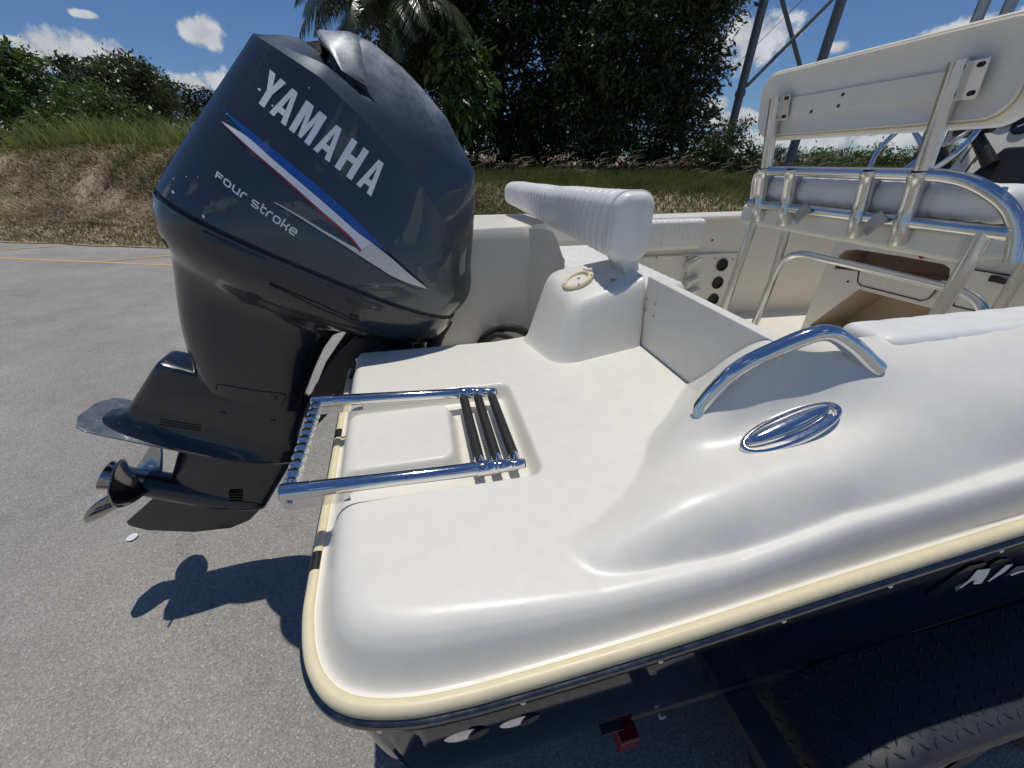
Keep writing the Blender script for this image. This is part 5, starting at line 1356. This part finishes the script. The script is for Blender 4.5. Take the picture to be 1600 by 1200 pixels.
def pblob(px, py, wpx, hpx, D, depth=None):
    """ellipsoid that covers wpx x hpx photo pixels round (px,py) at distance D"""
    c = at(px, py, D=D); r = pix_dir(px, py); dep = D / math.hypot(r.x, r.y); k = dep / 600
    return (tuple(c), (wpx / 2 * k, (depth if depth else wpx / 2 * k), hpx / 2 * k * .95))

LBL = 'trees along the top of the bank on the left'
tree('broadleaf_tree', 'bright leafy tree at the far left edge above the dry bank', 'tree', spot(45, 30), [pblob(25, 160, 170, 150, 30), pblob(-90, 150, 160, 160, 30), pblob(20, 108, 70, 55, 30), pblob(90, 190, 140, 70, 29)], 260, 15000, .13, .55, M['leaf_mid'], 11, .16)
tree('evergreen_tree', 'small dark round-topped tree just right of the bright leafy tree', 'tree', spot(118, 40), [pblob(116, 130, 72, 70, 40), pblob(118, 165, 110, 60, 40)], 130, 8000, .14, .6, M['leaf_dark'], 12, .15)
tree('evergreen_tree', 'broad dark spreading tree with a gap of sky under its right side', 'tree', spot(215, 38), [pblob(190, 122, 100, 55, 38), pblob(225, 140, 80, 75, 38), pblob(165, 150, 90, 70, 38), pblob(240, 175, 40, 60, 38)], 240, 14000, .14, .55, M['leaf_olive'], 13, .2)
tree('evergreen_tree', 'dark low tree peeping out beside the motor on the left skyline', 'tree', spot(290, 42), [pblob(275, 165, 56, 60, 42), pblob(320, 168, 60, 50, 42), pblob(365, 178, 80, 50, 42)], 140, 8000, .14, .55, M['leaf_dark'], 14, .15)
tree('shrub', 'yellow green shrub in front of the dark trees on the bank', 'shrub', spot(165, 27), [pblob(150, 172, 110, 70, 27), pblob(205, 190, 80, 50, 27), pblob(100, 200, 120, 50, 27)], 170, 9000, .10, .38, M['leaf_light'], 15, .07)
# the big dark trees behind the motor
tree('shade_tree', 'huge dense dark tree filling the sky behind the backrest bolster', 'tree', spot(800, 24), [pblob(760, 60, 240, 300, 24, 3.0), pblob(690, 130, 170, 260, 23, 2.6), pblob(850, 130, 240, 280, 24, 3.0), pblob(780, -90, 320, 260, 25, 3.4), pblob(900, -60, 260, 240, 25, 3.2), pblob(760, 225, 260, 120, 23, 2.4), pblob(880, 215, 200, 160, 24, 2.4), pblob(700, 20, 160, 220, 24, 2.6), pblob(625, 60, 130, 190, 25, 2.2), pblob(600, -60, 190, 150, 25, 2.2), pblob(930, 60, 160, 260, 25, 2.6)], 1000, 98000, .14, .75, M['leaf_dark'], 21, .3)
tree('shade_tree', 'tall olive green tree right of the huge dark tree with its edge against the sky', 'tree', spot(1010, 23), [pblob(1000, 70, 200, 220, 23, 2.4), pblob(1060, 30, 160, 150, 23, 2.2), pblob(1000, 190, 190, 170, 23, 2.2), pblob(1065, 225, 110, 120, 23, 1.4), pblob(1040, -70, 230, 170, 23, 2.4), pblob(1075, 130, 80, 130, 23, 1.6), pblob(930, 150, 150, 230, 22.5, 2.0), pblob(1110, 5, 90, 50, 23, 1.2)], 640, 60000, .125, .62, M['leaf_olive'], 22, .24)
tree('broadleaf_tree', 'glossy large-leaved young tree at the foot of the palm beside the motor', 'tree', spot(715, 20.5), [pblob(715, 100, 90, 90, 20.5, 1.0), pblob(725, 160, 100, 110, 20.5, 1.0)], 60, 3000, .20, .55, M['leaf_mid'], 23, .08, droop=.8)
tree('shrub', 'dusty green bush between the tall trees and the leaning post', 'shrub', spot(1145, 20), [pblob(1140, 235, 90, 90, 20, .9), pblob(1110, 260, 90, 70, 20, .9), pblob(1165, 265, 60, 60, 20, .8)], 120, 9000, .075, .34, M['leaf_olive'], 24, .06)
# far hedge line to the right
for k, (px, lab) in enumerate(((1215, 'distant low bush just right of the far leaning post upright'), (1262, 'distant bush beneath the leaning post backrest, left of the middle'), (1312, 'distant bush beneath the middle of the leaning post backrest'), (1365, 'distant bush seen through the steering wheel rim'), (1425, 'distant bush seen through the right half of the steering wheel'), (1490, 'distant bush behind the helm console'))):
    tree('hedge_bush', lab, 'bush', spot(px, 46 + 3 * (k % 3)), [pblob(px, 256 - 3 * (k % 2), 66, 46, 46 + 3 * (k % 3)), pblob(px + 20, 262, 60, 40, 46)], 70, 4200, .13, .55, M['leaf_mid'] if k % 2 else M['leaf_olive'], 40 + k, .1, group='distant bushes on the skyline')

# palm: curved trunk and drooping pinnate fronds
pb = spot(640, 21.5); ptop = at(600, 8, D=20.5)
PM = thing('palm_tree', pb, 'feathery palm with drooping fronds rising above the motor cowling', 'palm tree')
m = MB(); m.tube(crom([pb + Vector((0, 0, -.2)), pb.lerp(ptop, .4) + Vector((.12, 0, 0)), ptop], 8), [.19 - .004 * i for i in range(17)], 12); m.build('trunk', 'bark', PM)
def frond(az, el, L, seed):
    g = np.random.default_rng(seed); d = Vector((math.cos(az), math.sin(az), 0)); pts = []; n = 26
    for i in range(n + 1):
        f = i / n; a = el - f * (1.5 + .5 * (el)) ; 
        pts.append((pts[-1] + (d * math.cos(a) + Vector((0, 0, math.sin(a)))) * L / n) if pts else ptop.copy())
    m = MB(); m.tube(pts, [.028 * (1 - .9 * i / n) for i in range(n + 1)], 5)
    side = Vector((-d.y, d.x, 0))
    for i in range(2, n * 3):
        f = i / (n * 3); k = int(f * n); p = pts[k].lerp(pts[min(n, k + 1)], f * n - k); tg = (pts[min(n, k + 1)] - pts[k]).normalized()
        ll = .70 * math.sin(math.pi * min(1, .12 + f * .9)) ** .7 * (L / 3.0)
        for sgn in (-1, 1):
            dr = (side * sgn * 1.0 + tg * .55 + Vector((0, 0, -.35 - .5 * g.random()))).normalized()
            mid_ = p + dr * ll * .55 + Vector((0, 0, -.02)); tip = p + dr * ll + Vector((0, 0, -.22 * ll)); w = tg * .020
            m.add([p - w, p + w, mid_ + w * 1.1, tip, mid_ - w * 1.1], [(0, 1, 2, 4), (4, 2, 3)])
    return m.build('frond', M['frond'], PM, smooth=False)
for k in range(26):
    frond(2 * math.pi * k * .382 + .3, [1.15, .75, .4, .05, 1.0, .55][k % 6] + random.uniform(-.1, .1), 3.9 + random.uniform(-.4, .5), 100 + k)

# grasses: single curved blades in their thousands
def blades(name, n, trange, erange, h, lean, w, m, seed, patch=0.0, dirb=(0, 0)):
    g = np.random.default_rng(seed); t = g.uniform(*trange, n); e = g.uniform(*erange, n)
    if patch:
        q = np.sin(t * 1.7 + 1.3 * np.sin(e * 2.1)) + np.sin(e * 2.9 + t * .6) + .8 * np.sin(t * 4.3 - e * 1.1); keep = g.uniform(-2.4, 2.4, n) < q + patch; t = t[keep]; e = e[keep]; n = len(t)
    x = ET.x * t + EN.x * (E0 + e); y = ET.y * t + EN.y * (E0 + e); z = np.array([bank_z(a, b) for a, b in zip(t, np.maximum(e, 0))])
    b = np.stack([x, y, z - .01], 1); az = g.uniform(0, 2 * np.pi, n); ln = lean * g.uniform(.3, 1.3, n); hh = h * g.uniform(.5, 1.35, n)
    d = np.stack([np.cos(az) * ln + dirb[0], np.sin(az) * ln + dirb[1], np.ones(n)], 1); d = unit(d)
    sd_ = np.stack([-np.sin(az + 1), np.cos(az + 1), np.zeros(n)], 1) * (w * g.uniform(.6, 1.4, n))[:, None]
    mid_ = b + d * (hh * .6)[:, None]; d2 = unit(d + np.stack([np.cos(az), np.sin(az), -np.ones(n) * .5], 1) * (.55 * lean + .25)); tip = mid_ + d2 * (hh * .45)[:, None]
    v = np.empty((n, 5, 3)); v[:, 0] = b - sd_; v[:, 1] = b + sd_; v[:, 2] = mid_ + sd_ * .7; v[:, 3] = tip; v[:, 4] = mid_ - sd_ * .7
    f = np.arange(n * 5).reshape(n, 5); o = npmesh(name, v.reshape(-1, 3), f, m); tag(o, kind='stuff'); return o
blades('verge_grass', 34000, (-26, 10), (-.02, 1.9), .11, .9, .010, M['grass_verge'], 51)
blades('verge_grass', 16000, (-26, 10), (.15, 2.2), .13, .8, .010, M['grass_green'], 52, patch=-.3)
blades('dry_grass', 70000, (-30, -1), (1.3, 4.6), .20, 1.5, .019, M['grass_dry'], 53, patch=1.2)
blades('bank_grass', 42000, (-30, -1), (1.3, 4.6), .17, 1.0, .011, M['grass_verge'], 54, patch=-.7)
blades('bank_grass', 44000, (-30, -1), (2.4, 4.8), .22, .9, .012, M['grass_green'], 62, patch=-.3)
blades('bank_grass', 20000, (-5, 14), (5.0, 9.5), .34, .8, .014, M['grass_green'], 63)
blades('bank_grass', 40000, (-32, 16), (3.9, 9.0), .26, .7, .014, M['grass_green'], 55)
blades('bank_grass', 30000, (-4, 14), (1.4, 5.0), .17, .9, .012, M['grass_green'], 56)
blades('bank_grass', 14000, (-4, 14), (1.4, 6.0), .20, 1.0, .012, M['grass_verge'], 57, patch=.4)
blades('reed_grass', 3800, (-20.5, -10.5), (4.3, 6.4), .95, .42, .020, M['reed'], 58, patch=.3)
blades('reed_grass', 2600, (-40, -18), (5.0, 8.0), .55, .6, .018, M['reed'], 59)
blades('bank_grass', 34000, (-10, 20), (9.0, 18.0), .50, .7, .022, M['grass_green'], 64)
# foxtail plumes leaning to the right in front of the dark trees
g = np.random.default_rng(60); m = MB(); ms = MB()
for k in range(170):
    px = g.uniform(705, 1200); D = g.uniform(13.2, 16.5); b = spot(px, D); hgt = g.uniform(.55, 1.0) * (1 if px < 1000 else .8)
    r_ = Vector((math.cos(R(-12)), math.sin(R(-12)), 0)); ln = g.uniform(.25, .9)
    p1 = b + Vector((0, 0, hgt * .7)) + r_ * ln * .22; p2 = p1 + Vector((0, 0, hgt * .22)) + r_ * (.10 + ln * .16); p3 = p2 + Vector((0, 0, hgt * .04)) + r_ * (.16 + ln * .12)
    m.tube(crom([b, p1, p2], 3), .004, 3, caps=False)
    pl = crom([p1.lerp(p2, .6), p2, p3], 4); ms.tube(pl, [.004, .008, .011, .012, .011, .009, .006, .004, .002], 5)
tag(m.build('plume_stems', M['plume']), kind='stuff'); tag(ms.build('plume_heads', M['plume']), kind='stuff')

# steel pylon and its wires
base1 = at(1140, 230, D=25); base2 = at(1240, 232, D=25.5)
PY = thing('power_pylon', Vector((base1.x, base1.y, gz(base1))), 'tall grey tubular steel pylon with crossed braces against the sky', 'pylon')
def leg(px_lo, px_hi, D, r_):
    a = at(*px_lo, D=D); b = at(*px_hi, D=D); d_ = (b - a); a2 = a - d_ * ((a.z - gz(a) + .2) / d_.z); b2 = b + d_ * 1.2
    m = MB(); m.tube([a2, a, b, b2], r_, 16); o = m.build('leg', 'steelpole', PY); 
    c = at(px_lo[0] + (px_hi[0] - px_lo[0]) * .25, px_lo[1] + (px_hi[1] - px_lo[1]) * .25, D=D); m = MB(); m.tube([c - d_.normalized() * .10, c + d_.normalized() * .10], r_ * 1.22, 16); m.build('flange', 'steelpole', o)
    return a2, b2
leg((1144, 195), (1194, 0), 25, .185); leg((1240, 230), (1318, -10), 25.5, .195)
m = MB(); m.tube([at(1166, 135, D=25), at(1300, 0, D=25.2), at(1420, -120, D=25.4)], .075, 10); m.build('brace', 'steelpole', PY)
m = MB(); m.tube([at(1252, 110, D=25.4), at(1222, 0, D=25.2), at(1195, -100, D=25)], .085, 10); m.build('brace', 'steelpole', PY)
for k, (a, b, lab) in enumerate((((1100, 150), (1262, -8), 'thin dark power line crossing the cloud behind the pylon'), ((1104, 76), (1196, -8), 'thin dark power line beside the tall tree top, upper of the two'))):
    A = at(*a, D=60); B = at(*b, D=60); d_ = (B - A); m = MB(); m.tube([A - d_ * 2, A, A.lerp(B, .5), B, B + d_ * 2], .028, 5); tag(m.build('power_line', 'wire'), lab, 'cable')
